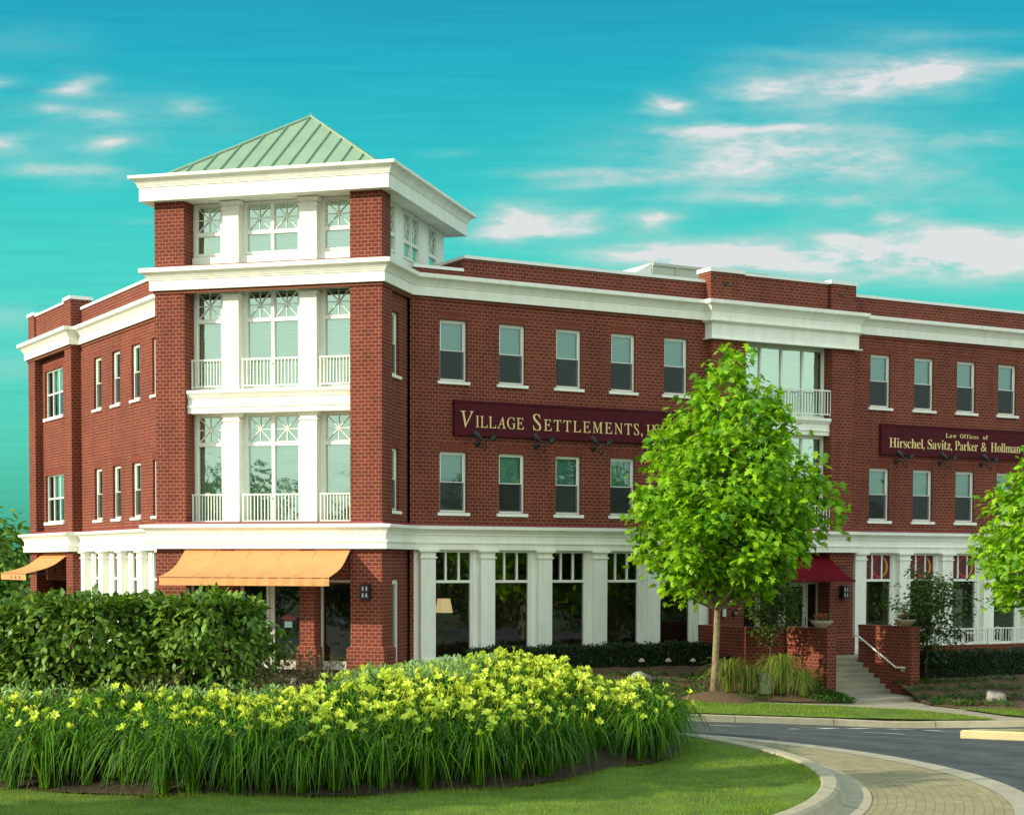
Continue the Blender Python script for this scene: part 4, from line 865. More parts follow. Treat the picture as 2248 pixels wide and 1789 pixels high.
# ================================================================== THINGS FIXED TO THE BUILDING
def awning(name, M, x0, x1, prof, valance, fab, label, cat='awning', group=None, seams=5, bz=0):
    root = empty(name, P3(M, (x0 + x1) / 2, 0, GF), label, cat, group)
    n = 14; mb = MB()
    # smooth the profile
    pr = []
    for i in range(n + 1):
        u = i / n * (len(prof) - 1); k = min(int(u), len(prof) - 2); f = u - k
        p = [prof[max(0, min(len(prof) - 1, k + d))] for d in (-1, 0, 1, 2)]
        pr.append(tuple(.5 * (2 * p[1][c] + (p[2][c] - p[0][c]) * f + (2 * p[0][c] - 5 * p[1][c] + 4 * p[2][c] - p[3][c]) * f * f + (3 * p[1][c] - p[0][c] - 3 * p[2][c] + p[3][c]) * f ** 3) for c in (0, 1)))
    m = 40
    vs = []; fs = []
    for j in range(m + 1):
        x = x0 + (x1 - x0) * j / m; sg = .012 * math.cos(2 * math.pi * seams * j / m)
        for o, z in pr: vs.append((x, -o, z + sg * math.sin(math.pi * (o - prof[0][0]) / (prof[-1][0] - prof[0][0]))))
    k = n + 1
    for j in range(m):
        for i in range(n): fs.append((j * k + i, (j + 1) * k + i, (j + 1) * k + i + 1, j * k + i + 1))
    mb.mesh(vs, fs, M); mb.build('canopy', fab, root, smooth=True, recalc=False)
    mb = MB()
    for j in range(1, seams): mb.tube([(x0 + (x1 - x0) * j / seams, -o_ - .004, z_ + .006) for o_, z_ in pr], .0045, 5, M)
    mb.build('seam', fab, root)
    mb = MB(); o, z = pr[-1]
    vs = []; fs = []
    for j in range(m + 1):
        x = x0 + (x1 - x0) * j / m; wv = .012 * math.sin(j * 1.9) + .008 * math.sin(j * 4.3)
        vs += [(x, -o, z), (x, -o - .004 + wv * .6, z - valance * .5), (x, -o - .006 + wv, z - valance)]
    for j in range(m):
        for i in range(2): fs.append((j * 3 + i, (j + 1) * 3 + i, (j + 1) * 3 + i + 1, j * 3 + i + 1))
    mb.mesh(vs, fs, M); mb.build('valance', fab, root, recalc=False)
    mb = MB()
    for x in [x0 + .03, x1 - .03] + [x0 + (x1 - x0) * i / 3 for i in (1, 2)]:
        mb.tube([(x, -p[0], p[1] - .03) for p in pr[::2]], .014, 6, M); mb.tube([(x, -pr[-1][0], pr[-1][1] - .02), (x, -.0, pr[-1][1] - .02)], .014, 6, M)
        mb.tube([(x, -.02, pr[0][1] - .03), (x, -.02, pr[-1][1])], .014, 6, M); mb.tube([(x, -.02, pr[0][1] - .2), (x, -pr[-1][0] * .6, pr[-1][1])], .01, 6, M)
    mb.tube([(x0 + .02, -pr[-1][0] + .01, pr[-1][1] - .02), (x1 - .02, -pr[-1][0] + .01, pr[-1][1] - .02)], .016, 6, M)
    mb.build('awning_frame', BLACK, root); return root
APR = [(.06, .44), (.37, .19), (.68, -.03), (1.08, -.19), (1.70, -.335)]
awning('fabric_awning', FT, -5.9, -.9, APR, .235, ORANGE, 'wide orange fabric awning over the corner tower entrance', group='orange awnings', seams=5)
aw2 = awning('fabric_awning', FL, -16.1, -12.6, [(-o0 if False else o0, z) for o0, z in APR], .235, ORANGE, 'orange fabric awning on the end of the left wing beside the green trees', group='orange awnings', seams=4)
awning('fabric_awning', FR, 11.85, 15.42, [(.02, .42), (.40, .14), (.75, -.12), (1.1, -.33), (1.52, -.46)], .06, REDF, 'dark red fabric awning over the bay entrance behind the street tree', seams=4)
# small unreadable printing on the left awning's valance
mb = MB()
for i in range(3): mb.box(-13.7 - .55 * i, -13.36 - .55 * i, -1.735, -1.728, -.50, -.41, FL)
mb.build('valance_print', mat('faded_print', (.45, .26, .12), .9), aw2)

def sign(name, M, x0, x1, z0, z1, texts, label):
    root = empty(name, P3(M, (x0 + x1) / 2, 0, z0), label, 'sign')
    mb = MB(); mb.box(x0, x1, -.09, -.004, z0, z1, M); 
    mb.box(x0, x1, -.115, -.092, z1 - .07, z1, M); mb.box(x0, x1, -.115, -.092, z0, z0 + .035, M); mb.box(x0, x0 + .04, -.115, -.092, z0 + .036, z1 - .071, M); mb.box(x1 - .04, x1, -.115, -.092, z0 + .036, z1 - .071, M)
    mb.build('sign_board', MAROON, root)
    for line in texts: link('lettering', merge_text(line, GOLD), root, M @ Matrix.Translation((0, -.098, 0)))
TH = .013
sign('wall_sign', FR, 1.39, 9.35, 3.79, 4.83, [[text_mesh('V', 1.59, 2.03, 4.04, .46, 0, 40, True), text_mesh('ILLAGE', 2.10, 3.73, 4.045, .33, 0, 100, True)], [text_mesh('S', 4.05, 4.33, 4.04, .465, 0, 40, True),
      text_mesh('ETTLEMENTS,', 4.43, 8.0, 4.04, .33, 0, 170, True)], [text_mesh('INC.', 8.14, 9.1, 4.04, .33, 0, 150, True)]], 'long maroon wall sign with spaced gold capitals between the window rows')
sign('wall_sign', FR, 17.69, 26.4, 3.77, 4.82, [[text_mesh('Hirschel,', 18.06, 19.66, 4.03, .325, .0035, 20), text_mesh('Savitz,', 19.79, 20.93, 4.03, .325, .0035, 20), text_mesh('Parker', 21.06, 22.15, 4.03, .325, .0035, 20),
      text_mesh('&', 22.29, 22.57, 4.03, .325, .0035), text_mesh('Hollman', 22.76, 24.21, 4.03, .325, .0035, 20)], [text_mesh('Law', 20.62, 21.12, 4.45, .15, .0015, 120), text_mesh('Offices', 21.29, 22.16, 4.45, .15, .0015, 120), text_mesh('of', 22.38, 22.62, 4.45, .15, .0015, 120)]],
     'law office wall sign on the far right with two lines of gold lettering')

def lamp_root(M, label):
    r = empty('sign_lamp', M @ Vector((0, 0, 0)), label, 'wall lamp', 'black twin lamps under the wall signs'); r.matrix_basis = M; WORLD[r.name] = M; return r
def lmesh():
    a = MB(); a.lathe([(0, 0), (.085, 0), (.085, .03), (.05, .06), (0, .07)], 12, Matrix.Rotation(R(90), 4, 'X'))
    b = MB(); b.tube([(0, -.05, 0), (0, -.2, .01), (0, -.30, -.05), (0, -.40, -.19), (0, -.46, -.225), (0, -.52, -.19), (0, -.535, -.05), (0, -.535, .06)], .017, 7)
    c = MB(); c.tube([(-.13, -.535, .06), (.13, -.535, .06)], .015, 7)
    d = MB(); d.tube([(0, 0, 0), (.06, 0, .03), (.13, 0, .07), (.25, 0, .14), (.29, 0, .165), (.30, 0, .17)], [.02, .045, .08, .10, .095, .06], 12)
    return [(n, x.make(n, BLACK)) for n, x in (('wall_plate', a), ('arm', b), ('crossbar', c))], d.make('lamp_head', BLACK)
LM, LH = lmesh()
for i, (x, lab) in enumerate(((2.36, 'twin spot lamp under the long maroon sign, the one nearest the tower'), (4.38, 'middle twin spot lamp in the row under the long maroon sign'), (6.40, 'twin spot lamp under the long maroon sign nearest the street tree'),
                (8.42, 'twin spot lamp under the long maroon sign hidden behind the tree crown'), (18.62, 'twin spot lamp under the law office sign above its leftmost window'), (20.6, 'middle twin spot lamp of the three under the law office sign'), (22.55, 'twin spot lamp under the law office sign nearest the right tree'))):
    M = FR @ Matrix.Translation((x - .15, -.002, 3.58)); r_ = lamp_root(M, lab)
    for n, me in LM: link(n, me, r_, Matrix.Identity(4), local=True)
    link('lamp_head', LH, r_, Matrix.Translation((.13, -.535, .06)) @ Matrix.Rotation(R(40), 4, 'Z') @ Matrix.Rotation(R(8), 4, 'Y'), local=True)
    link('lamp_head', LH, r_, Matrix.Translation((-.13, -.535, .06)) @ Matrix.Rotation(R(140), 4, 'Z') @ Matrix.Rotation(R(-14), 4, 'Y'), local=True)

def lantern(M, label):
    root = empty('wall_lantern', M @ Vector((0, 0, 0)), label, 'wall lantern', 'square black wall lanterns'); root.matrix_basis = M; WORLD[root.name] = M
    I = Matrix.Identity(4); mb = MB(); mb.box(-.12, .12, -.02, 0, -.22, .22); mb.build('back_plate', BLACK, root, I, local=True)
    mb = MB(); mb.box(-.10, .10, -.2, -.021, -.17, .17); mb.build('lantern_glass', LAMPG, root, I, local=True)
    mb = MB()
    for z in (-.21, -.03, .15): mb.box(-.13, .13, -.23, -.0215, z, z + .06)
    for x in (-.13, .085, -.02): mb.box(x, x + .045, -.225, -.2005, -.151, .151)
    for s in (-.128, .104): mb.box(s, s + .024, -.2, -.0216, -.152, .152)
    mb.build('cage', BLACK, root, I, local=True)
lantern(FT @ Matrix.Translation((-.44, -.002, -.74)), 'black caged wall lantern on the tower pier below the orange awning')
lantern(FR @ Matrix.Translation((15.9, -.302, -.86)), 'black caged wall lantern on the bay pier below the red awning')
# meters on the left bay pier
for x, z, lab in ((11.10, -.80, 'small black meter box on the bay pier, upper left beside the tree trunk'), (11.43, -.78, 'small black meter box on the bay pier, upper right of the group'), (11.43, -1.53, 'small black meter box on the bay pier, lowest of the three')):
    M = FR @ Matrix.Translation((x, -.301, z)); r_ = empty('utility_meter', M @ Vector((0, 0, 0)), lab, 'utility meter', 'meters on the bay pier'); r_.matrix_basis = M; WORLD[r_.name] = M
    mb = MB(); mb.box(-.07, .07, -.07, 0, -.08, .08); mb.build('meter_box', BLACK, r_, Matrix.Identity(4), local=True)
    mb = MB(); mb.lathe([(0, .05), (.045, .04), (.05, 0)], 12, Matrix.Translation((0, -.071, 0)) @ Matrix.Rotation(R(90), 4, 'X')); mb.build('dial', GREYM, r_, Matrix.Identity(4), local=True)
M = FR @ Matrix.Translation((11.0, -.301, -1.42)); r_ = empty('fire_connection', M @ Vector((0, 0, 0)), 'pale pipe fitting with a cap on the bay pier beside the trunk', 'pipe fitting'); r_.matrix_basis = M; WORLD[r_.name] = M
mb = MB(); mb.tube([(0, -.06, -.2), (0, -.06, .1), (0, -.06, .16)], [.06, .06, .075], 10); mb.build('pipe', COPE, r_, Matrix.Identity(4), local=True)
mb = MB(); mb.lathe([(0, .12), (.05, .1), (.08, .0), (.02, -.02)], 10, Matrix.Translation((0, -.06, .2))); mb.build('cap', BLACK, r_, Matrix.Identity(4), local=True)
# rooftop unit
ru = empty('rooftop_unit', P3(FR, 15, 7, 8.335), 'grey green mechanical unit standing on the roof behind the parapet', 'rooftop unit')
mb = MB(); mb.mesh([(12.5, 6, 8.8), (17.6, 6, 8.8), (17.6, 8.6, 8.8), (12.5, 8.6, 8.8), (12.5, 6, 10.66), (17.6, 6, 10.66), (17.6, 8.6, 10.66), (12.5, 8.6, 10.66)], [(0, 1, 2, 3), (4, 5, 6, 7), (0, 1, 5, 4), (1, 2, 6, 5), (2, 3, 7, 6), (3, 0, 4, 7)], FR); mb.build('casing', RTUM, ru)
mb = MB(); mb.mesh([(11.4, 6.05, 10.05), (12.49, 6.05, 10.05), (12.49, 8.5, 10.05), (11.4, 8.5, 10.05), (11.5, 6.05, 10.1), (12.49, 6.05, 10.64), (12.49, 8.5, 10.64), (11.5, 8.5, 10.1)], [(0, 1, 2, 3), (4, 5, 6, 7), (0, 1, 5, 4), (1, 2, 6, 5), (2, 3, 7, 6), (3, 0, 4, 7)], FR); mb.build('hood', COPE, ru)
mb = MB()
for x in (13.5, 14.6, 15.9): mb.box(x - .03, x + .03, 5.96, 5.998, 8.85, 10.64, FR)
mb.box(12.5, 17.6, 5.95, 5.997, 10.56, 10.655, FR); mb.build('panel_joint', RTUM, ru)
mb = MB(); mb.box(12.6, 17.5, 6.1, 8.5, 8.335, 8.798, FR); mb.build('kerb_base', DECK, ru)

# ================================================================== GROUND
ZL, ZA = -2.9, -3.05                   # island lawn, paved apron
C1 = Vector((-4.86, 24.57)); RL, RK, RG = 9.22, 9.47, 9.88
C2 = Vector((-2.66, 23.78)); RA = 9.69
def struct(o): o['kind'] = 'structure'; return o
mb = MB(); n = 64
mb.face([(3500 * math.cos(2 * math.pi * i / n), 3500 * math.sin(2 * math.pi * i / n), -4.6) for i in range(n)]); struct(mb.build('ground', GROUNDM))
def zs(x): return -4.05 + .06 * min(max(0, 10.3 - x), 16)
CURB = [(-40, 38), (-16, 38.6), (-6, 39.6), (0, 41.1), (4.44, 42.98), (5.8, 43.46), (8.59, 44.44), (11.41, 45.05), (14, 45.3), (20, 45.8), (45, 48)]
def lerp_path(P, x):
    for a, b in zip(P, P[1:]):
        if a[0] <= x <= b[0]: return a[1] + (b[1] - a[1]) * (x - a[0]) / (b[0] - a[0])
    return P[-1][1]
def rout(ang):
    """distance from C2 to the far kerb in this direction (or the open road to the sides)"""
    d = Vector((math.cos(ang), math.sin(ang)))
    for k in range(120):
        r_ = RA + .35 * k; p = C2 + d * r_
        if p.y > lerp_path(CURB, p.x) - .02: return r_, zs(p.x) - .16
    return RA + 42, -4.2
# road: a fan between apron and far kerb
mb = MB(); NA, NR = 200, 12; vs = []; fs = []
for i in range(NA + 1):
    a = 2 * math.pi * i / NA; ro, zo = rout(a)
    for j in range(NR + 1):
        f = j / NR; r_ = RA - .02 + (ro - RA + .02) * f; vs.append((C2.x + math.cos(a) * r_, C2.y + math.sin(a) * r_, ZA - .006 + (zo - ZA) * f))
for i in range(NA):
    for j in range(NR): fs.append((i * (NR + 1) + j, (i + 1) * (NR + 1) + j, (i + 1) * (NR + 1) + j + 1, i * (NR + 1) + j + 1))
mb.mesh(vs, fs); struct(mb.build('road', ASPH, smooth=True))
def roadz(x, y):
    v = Vector((x, y)) - C2; a = math.atan2(v.y, v.x); ro, zo = rout(a); return ZA - .006 + (zo - ZA) * min(1, max(0, (v.length - RA) / (ro - RA)))
# apron of pavers (between the gutter ring round C1 and the edge band round C2)
def ringpts(i, N):
    a = 2 * math.pi * i / N; d = Vector((math.cos(a), math.sin(a)))
    oc = C1 - C2; bq = oc.dot(d); disc = bq * bq - (oc.length_squared - (RA - .38) ** 2)
    r2 = -bq + math.sqrt(max(0, disc)); return a, d, max(RG + .02, r2)
N = 180; me = bpy.data.meshes.new('apron'); vs = []; fs = []; uvs = []
for i in range(N + 1):
    a, d, ro = ringpts(i, N)
    for j in range(7):
        r_ = RG + (ro - RG) * j / 6; p = C1 + d * r_; vs.append((p.x, p.y, ZA)); uvs.append((a * 11.0, r_))
for i in range(N):
    for j in range(6): fs.append((i * 7 + j, (i + 1) * 7 + j, (i + 1) * 7 + j + 1, i * 7 + j + 1))
me.from_pydata(vs, [], fs); ul = me.uv_layers.new(name='UVMap')
for l in me.loops: ul.data[l.index].uv = uvs[l.vertex_index]
me.materials.append(PAVER); struct(link('paved_apron', me))
mb = MB(); vs = []; fs = []
for i in range(N + 1):
    a = 2 * math.pi * i / N
    for r_, z in ((RA - .38, ZA + .004), (RA, ZA + .004), (RA + .01, ZA - .02)): vs.append((C2.x + math.cos(a) * r_, C2.y + math.sin(a) * r_, z))
for i in range(N):
    for j in range(2): fs.append((i * 3 + j, (i + 1) * 3 + j, (i + 1) * 3 + j + 1, i * 3 + j + 1))
vis = [f for f in fs if all((Vector(vs[k][:2]) - C1).length > RG - .02 for k in f)]
mb.mesh(vs, vis); struct(mb.build('apron_edge_band', CONC))
# island kerb and gutter
prof = [(RL, ZL - .06), (RL, ZL + .02), (RL + .03, ZL + .035), (RK - .05, ZL + .035), (RK, ZL + .01), (RK + .04, ZA + .03), (RK + .08, ZA + .006), (RG, ZA + .010), (RG + .01, ZA - .05)]
mb = MB(); vs = []; fs = []; m = len(prof)
for i in range(N + 1):
    a = 2 * math.pi * i / N
    for r_, z in prof: vs.append((C1.x + math.cos(a) * r_, C1.y + math.sin(a) * r_, z))
for i in range(N):
    for j in range(m - 1): fs.append((i * m + j, (i + 1) * m + j, (i + 1) * m + j + 1, i * m + j + 1))
mb.mesh(vs, fs); struct(mb.build('island_kerb', KERBM, smooth=False))
# planting bed outline and the gentle mound inside it
BED = [(-13, 24), (-10.5, 22.9), (-8.5, 22.45), (-6.53, 22.2), (-4.58, 21.72), (-2.18, 21.72), (-.39, 22.25), (.89, 23.5), (1.7, 24.9), (2.3, 25.6), (2.75, 27.03), (2.85, 28.8), (2.3, 30.6), (.4, 32), (-3, 32.6), (-8, 31.2), (-12, 28)]
def in_poly(x, y, P):
    c = False; j = len(P) - 1
    for i in range(len(P)):
        if (P[i][1] > y) != (P[j][1] > y) and x < (P[j][0] - P[i][0]) * (y - P[i][1]) / (P[j][1] - P[i][1]) + P[i][0]: c = not c
        j = i
    return c
def dist_edge(x, y, P):
    best = 1e9; p = Vector((x, y))
    for i in range(len(P)):
        a, b = Vector(P[i]), Vector(P[(i + 1) % len(P)]); ab_ = b - a; t_ = max(0, min(1, (p - a).dot(ab_) / ab_.length_squared)); best = min(best, (p - a - ab_ * t_).length)
    return best
def mound(x, y):
    if not in_poly(x, y, BED): return 0
    u = min(1, dist_edge(x, y, BED) / 3.6); return .06 * min(1, u * 8) + (.22 + .44 * max(0, min(1, (x + 3.2) / 3.4))) * u * u * (3 - 2 * u)
mb = MB(); vs = [(C1.x, C1.y, ZL + mound(*C1) - .03)]; fs = []; NR = 26; NA = 120
for j in range(1, NR + 1):
    for i in range(NA):
        a = 2 * math.pi * i / NA; r_ = (RL + .01) * j / NR; x, y = C1.x + math.cos(a) * r_, C1.y + math.sin(a) * r_
        vs.append((x, y, ZL + mound(x, y) * (1 if mound(x, y) == 0 else 1) - (.05 if in_poly(x, y, BED) else 0) + (.02 * math.sin(x * 2.1 + y) if j < NR - 1 else 0)))
for i in range(NA): fs.append((0, 1 + i, 1 + (i + 1) % NA))
for j in range(1, NR):
    for i in range(NA): fs.append((1 + (j - 1) * NA + i, 1 + j * NA + i, 1 + j * NA + (i + 1) % NA, 1 + (j - 1) * NA + (i + 1) % NA))
mb.mesh(vs, fs); struct(mb.build('island_lawn', GRASSB, smooth=True))
def gz(x, y): return ZL + mound(x, y)
bc = Vector((-4.5, 27)); mb = MB(); vs = [(bc.x, bc.y, gz(*bc) + .02)]; fs = []
ring = []
for i in range(len(BED)):
    for k in range(8):
        p0, p1, p2, p3 = [Vector(BED[(i + d) % len(BED)]) for d in (-1, 0, 1, 2)]; f = k / 8
        ring.append(.5 * (2 * p1 + (p2 - p0) * f + (2 * p0 - 5 * p1 + 4 * p2 - p3) * f * f + (3 * p1 - p0 - 3 * p2 + p3) * f ** 3))
for j in range(1, 15):
    for p in ring:
        q = bc + (p - bc) * (j / 14); vs.append((q.x, q.y, (gz(q.x, q.y) if j < 14 else ZL) + .03 + (RNG.uniform(-.02, .02) if j < 14 else -.03)))
NB = len(ring)
for i in range(NB): fs.append((0, 1 + i, 1 + (i + 1) % NB))
for j in range(1, 14):
    for i in range(NB): fs.append((1 + (j - 1) * NB + i, 1 + j * NB + i, 1 + j * NB + (i + 1) % NB, 1 + (j - 1) * NB + (i + 1) % NB))
mb.mesh(vs, fs); struct(mb.build('mulch_bed', SOIL, smooth=True))

# far side of the street: kerb, pavement, verge strips, planted bank
def strip(name, A_, B_, dz, m, za=zs, n=1):
    mb = MB(); vs = []; fs = []
    for a, b in zip(A_, B_):
        for k in range(n + 1):
            f = k / n; x, y = a[0] + (b[0] - a[0]) * f, a[1] + (b[1] - a[1]) * f; vs.append((x, y, za(x) + dz))
    for i in range(len(A_) - 1):
        for k in range(n): fs.append((i * (n + 1) + k, (i + 1) * (n + 1) + k, (i + 1) * (n + 1) + k + 1, i * (n + 1) + k + 1))
    mb.mesh(vs, fs); return struct(mb.build(name, m))
dense = []
for a, b in zip(CURB, CURB[1:]):
    for k in range(4): dense.append((a[0] + (b[0] - a[0]) * k / 4, a[1] + (b[1] - a[1]) * k / 4))
dense.append(CURB[-1])
strip('pavement', [(x, y + .1) for x, y in dense], [(x, 62 if x > 3 else 47 + max(0, -x) * .1) for x, y in dense], -.02, CONC, n=6)
mb = MB(); vs = []; fs = []
for x, y in dense: vs += [(x, y - .03, zs(x) - .2), (x, y, zs(x) - .01), (x, y + .03, zs(x) + .005), (x, y + .2, zs(x) + .005), (x, y + .21, zs(x) - .04)]
for i in range(len(dense) - 1):
    for j in range(4): fs.append((i * 5 + j, (i + 1) * 5 + j, (i + 1) * 5 + j + 1, i * 5 + j + 1))
mb.mesh(vs, fs); struct(mb.build('kerb', KERBM))
def poly_sheet(name, P, dz, m, za=zs):
    bm = bmesh.new(); vv = [bm.verts.new((x, y, za(x) + dz)) for x, y in P]; bm.faces.new(vv); bmesh.ops.triangulate(bm, faces=bm.faces)
    me = bpy.data.meshes.new(name); bm.to_mesh(me); bm.free(); me.materials.append(m); return struct(link(name, me))
VERGE = [(-15, 38.9), (-6, 39.85), (0, 41.35), (4.44, 43.2), (5.8, 43.68), (8.59, 44.66), (11.41, 45.27), (13.0, 45.4), (12.38, 47.0), (11.35, 48.5), (10.6, 48.9), (9.51, 49.1), (6.91, 48.2), (4.88, 47.25), (0, 45.4), (-6, 43.4), (-15, 42.6)]
poly_sheet('verge', VERGE, .03, GRASSB)
VERGE2 = [(12.88, 49.05), (13.15, 48.1), (13.53, 46.93), (13.97, 46.3), (20, 46.6), (30, 47.5), (30, 48.6), (20, 48.4), (14.62, 48.5), (13.6, 48.95)]
poly_sheet('verge', VERGE2, .03, GRASSB)
# markings
def dash(a, b, wd, m=PAINT, name='road_marking'):
    mb = MB(); a, b = Vector(a), Vector(b); nv = (b - a).normalized(); nv = Vector((-nv.y, nv.x)) * wd / 2; vs = []; n = max(2, int((b - a).length / .4))
    for k in range(n + 1):
        p = a + (b - a) * k / n
        for s in (nv, -nv): q = p + s; vs.append((q.x, q.y, roadz(q.x, q.y) + .012))
    mb.mesh(vs, [(2 * k, 2 * k + 2, 2 * k + 3, 2 * k + 1) for k in range(n)]); return struct(mb.build(name, m))
dash((4.55, 38.5), (5.45, 38.4), .16); dash((6.2, 37.6), (6.8, 36.6), .15); dash((7.22, 34.75), (7.88, 34.0), .14)
dash((6.95, 40.85), (8.4, 39.2), .12); dash((8.4, 39.2), (9.6, 35.8), .12)
# splitter island
SPL = [(8.68, 32.85), (9.73, 32.28), (13, 30.4), (20, 27.5), (24, 30), (16, 34.5), (11, 34.6), (9.2, 33.5)]
mb = MB(); cen = Vector((sum(p[0] for p in SPL) / 8, sum(p[1] for p in SPL) / 8)); prf = [(1.0, -.25), (1.0, .13), (.992, .155), (.94, .16), (.935, .10)]
vs = []; fs = []; fine = []
for i in range(8):
    for k in range(5): fine.append(Vector(SPL[i]) + (Vector(SPL[(i + 1) % 8]) - Vector(SPL[i])) * k / 5)
for p in fine:
    for s_, z in prf: q = cen + (p - cen) * s_; vs.append((q.x, q.y, roadz(p.x, p.y) + z))
nf = len(fine)
for i in range(nf):
    for j in range(4): fs.append((i * 5 + j, ((i + 1) % nf) * 5 + j, ((i + 1) % nf) * 5 + j + 1, i * 5 + j + 1))
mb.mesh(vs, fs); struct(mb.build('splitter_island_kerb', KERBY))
mb = MB(); mb.mesh([(*(cen + (p - cen) * .938), roadz(p.x, p.y) + .13) for p in fine] + [(*cen, roadz(*cen) + .14)], [(i, (i + 1) % nf, nf) for i in range(nf)]); struct(mb.build('splitter_island_lawn', GRASSB))

# planted banks between the pavement and the building
def loft(name, U, L, m, rows=9, ease=True, amp=.03):
    def res(P, n):
        cum = [0]
        for a, b in zip(P, P[1:]): cum.append(cum[-1] + (Vector(b) - Vector(a)).length)
        out_ = []
        for i in range(n + 1):
            s_ = cum[-1] * i / n; k = max(j for j in range(len(P) - 1) if cum[j] <= s_ + 1e-9); f = (s_ - cum[k]) / max(1e-9, cum[k + 1] - cum[k]); out_.append(Vector(P[k]).lerp(Vector(P[k + 1]), min(1, f)))
        return out_
    n = 60; u, l = [], []
    for i in range(n + 1):
        t_ = i / n * (len(U) - 1); k = min(int(t_), len(U) - 2); f = t_ - k; u.append(Vector(U[k]).lerp(Vector(U[k + 1]), f)); l.append(Vector(L[k]).lerp(Vector(L[k + 1]), f))
    vs = []; fs = []
    for a, b in zip(u, l):
        for j in range(rows + 1):
            f = j / rows; e = f * f * (3 - 2 * f) if ease else f; p = a.lerp(b, f); z = a.z + (b.z - a.z) * e
            vs.append((p.x, p.y, z + (RNG.uniform(-amp, amp) if 0 < j < rows else 0)))
    for i in range(n):
        for j in range(rows): fs.append((i * (rows + 1) + j, (i + 1) * (rows + 1) + j, (i + 1) * (rows + 1) + j + 1, i * (rows + 1) + j + 1))
    mb = MB(); mb.mesh(vs, fs); o = struct(mb.build(name, m, smooth=True))
    grid = (u, l, ease); return grid
def V3(M, x, o, z): return tuple(P3(M, x, -o, z))
def at(x, y, dz=.01): return (x, y, zs(x) + dz)
B1 = loft('planted_bank', [V3(FR, -.3, .1, -2.93), V3(FR, 2.5, .1, -2.93), V3(FR, 5, .25, -2.95), V3(FR, 7, .4, -2.97), V3(FR, 9, .4, -2.98), V3(FR, 10.6, .45, -3.0), V3(FR, 11.44, 2.85, -3.1), V3(FR, 11.44, 4.86, -3.78), V3(FR, 11.9, 5.0, -3.95)],
          [at(-2.5, 46.6), at(1.5, 47.0), at(4.0, 47.7), at(5.6, 48.4), at(6.9, 49.0), at(8.2, 49.7), at(9.2, 50.3), at(10.1, 51.05), at(10.4, 51.3)], BANKM)
B2 = loft('planted_bank', [V3(FR, 15.13, 4.8, -3.98), V3(FR, 15.13, 3.2, -3.5), V3(FR, 17, 3.05, -3.45), V3(FR, 19.5, 3.05, -3.45), V3(FR, 22, 3.05, -3.45), V3(FR, 31, 3.05, -3.45)],
          [at(12.27, 51.62), at(12.46, 50.2), at(12.9, 49.3), at(13.5, 49.15), at(14.7, 48.7), at(24, 49.0)], BANKM)

# ================================================================== STAIRS, WALLS, TERRACE
st = empty('staircase', P3(FR, 13.3, -4, -4.05), 'pale concrete steps rising between two brick walls to the bay door', 'staircase')
mb = MB(); x0, x1 = 11.82, 14.74
mb.box(x0, x1, -2.40, -.37, -4.1, -2.905, FR)
for k in range(6):
    y1 = -2.40 - .265 * k; mb.box(x0, x1, y1 - .30 if k < 5 else y1 - .27, y1 - .001, -4.2, -3.06 - .153 * k, FR)
    mb.box(x0, x1, y1 - .315 if k < 5 else y1 - .285, y1 - .27, -3.06 - .153 * k - .05, -3.0595 - .153 * k, FR)
mb.build('steps', CONC, st)
mb = MB(); mb.box(11.88, 15.0, -5.62, -4.07, -4.3, -3.96, FR); mb.build('bottom_slab', CONC, st)
hr = empty('handrail', P3(FR, 14.7, -3.5, -2.9), 'white metal handrail sloping along the right stair wall', 'handrail')
mb = MB(); mb.tube([(14.64, -2.42, -2.22), (14.64, -2.55, -2.21), (14.64, -4.33, -3.13), (14.64, -4.72, -3.12)], .028, 8, FR); mb.build('rail', FRAMEW, hr)
for y, z in ((-2.66, -2.27), (-3.55, -2.73), (-4.6, -3.12)):
    mb = MB(); mb.tube([(14.64, y, z), (14.64, y, z - .1), (14.749, y, z - .1)], .013, 6, FR); mb.build('bracket', FRAMEW, hr)
def bwall(label, boxes, caps):
    r_ = empty('brick_stair_wall', P3(FR, boxes[0][0], boxes[0][2], -4.1), label, 'brick wall')
    mb = MB()
    for b in boxes: mb.box(*b, M=FR)
    mb.build('wall', BRICK, r_); mb = MB()
    for b in caps: mb.box(*b, M=FR)
    mb.build('coping', SOLDIER, r_); return r_
bwall('low brick wall on the left of the steps with a planter bowl on its end', [(11.45, 11.80, -4.87, -2.52, -4.3, -1.95), (9.95, 11.449, -2.85, -2.52, -3.6, -1.95), (9.95, 10.28, -2.5, -.4, -3.4, -1.95)],
      [(11.44, 11.81, -4.88, -2.51, -1.949, -1.86), (9.94, 11.439, -2.86, -2.51, -1.949, -1.86), (9.94, 10.29, -2.505, -.4, -1.948, -1.861)])
bwall('tall brick wall on the right of the steps carrying the white handrail', [(14.75, 15.12, -4.87, -2.45, -4.3, -1.95)], [(14.74, 15.13, -4.88, -2.44, -1.949, -1.86)])
def flower_head(mb, c, r_, n, rr):
    for _ in range(n):
        p = Vector(c) + Vector((rr.gauss(0, r_), rr.gauss(0, r_), rr.uniform(0, r_ * 1.8))); s_ = .035
        a, b = rr.uniform(0, 6.28), rr.uniform(-.8, .8); u = Vector((math.cos(a), math.sin(a), b)).normalized() * s_; v = u.orthogonal().normalized() * s_
        mb.face([p - u, p - v, p + u, p + v])
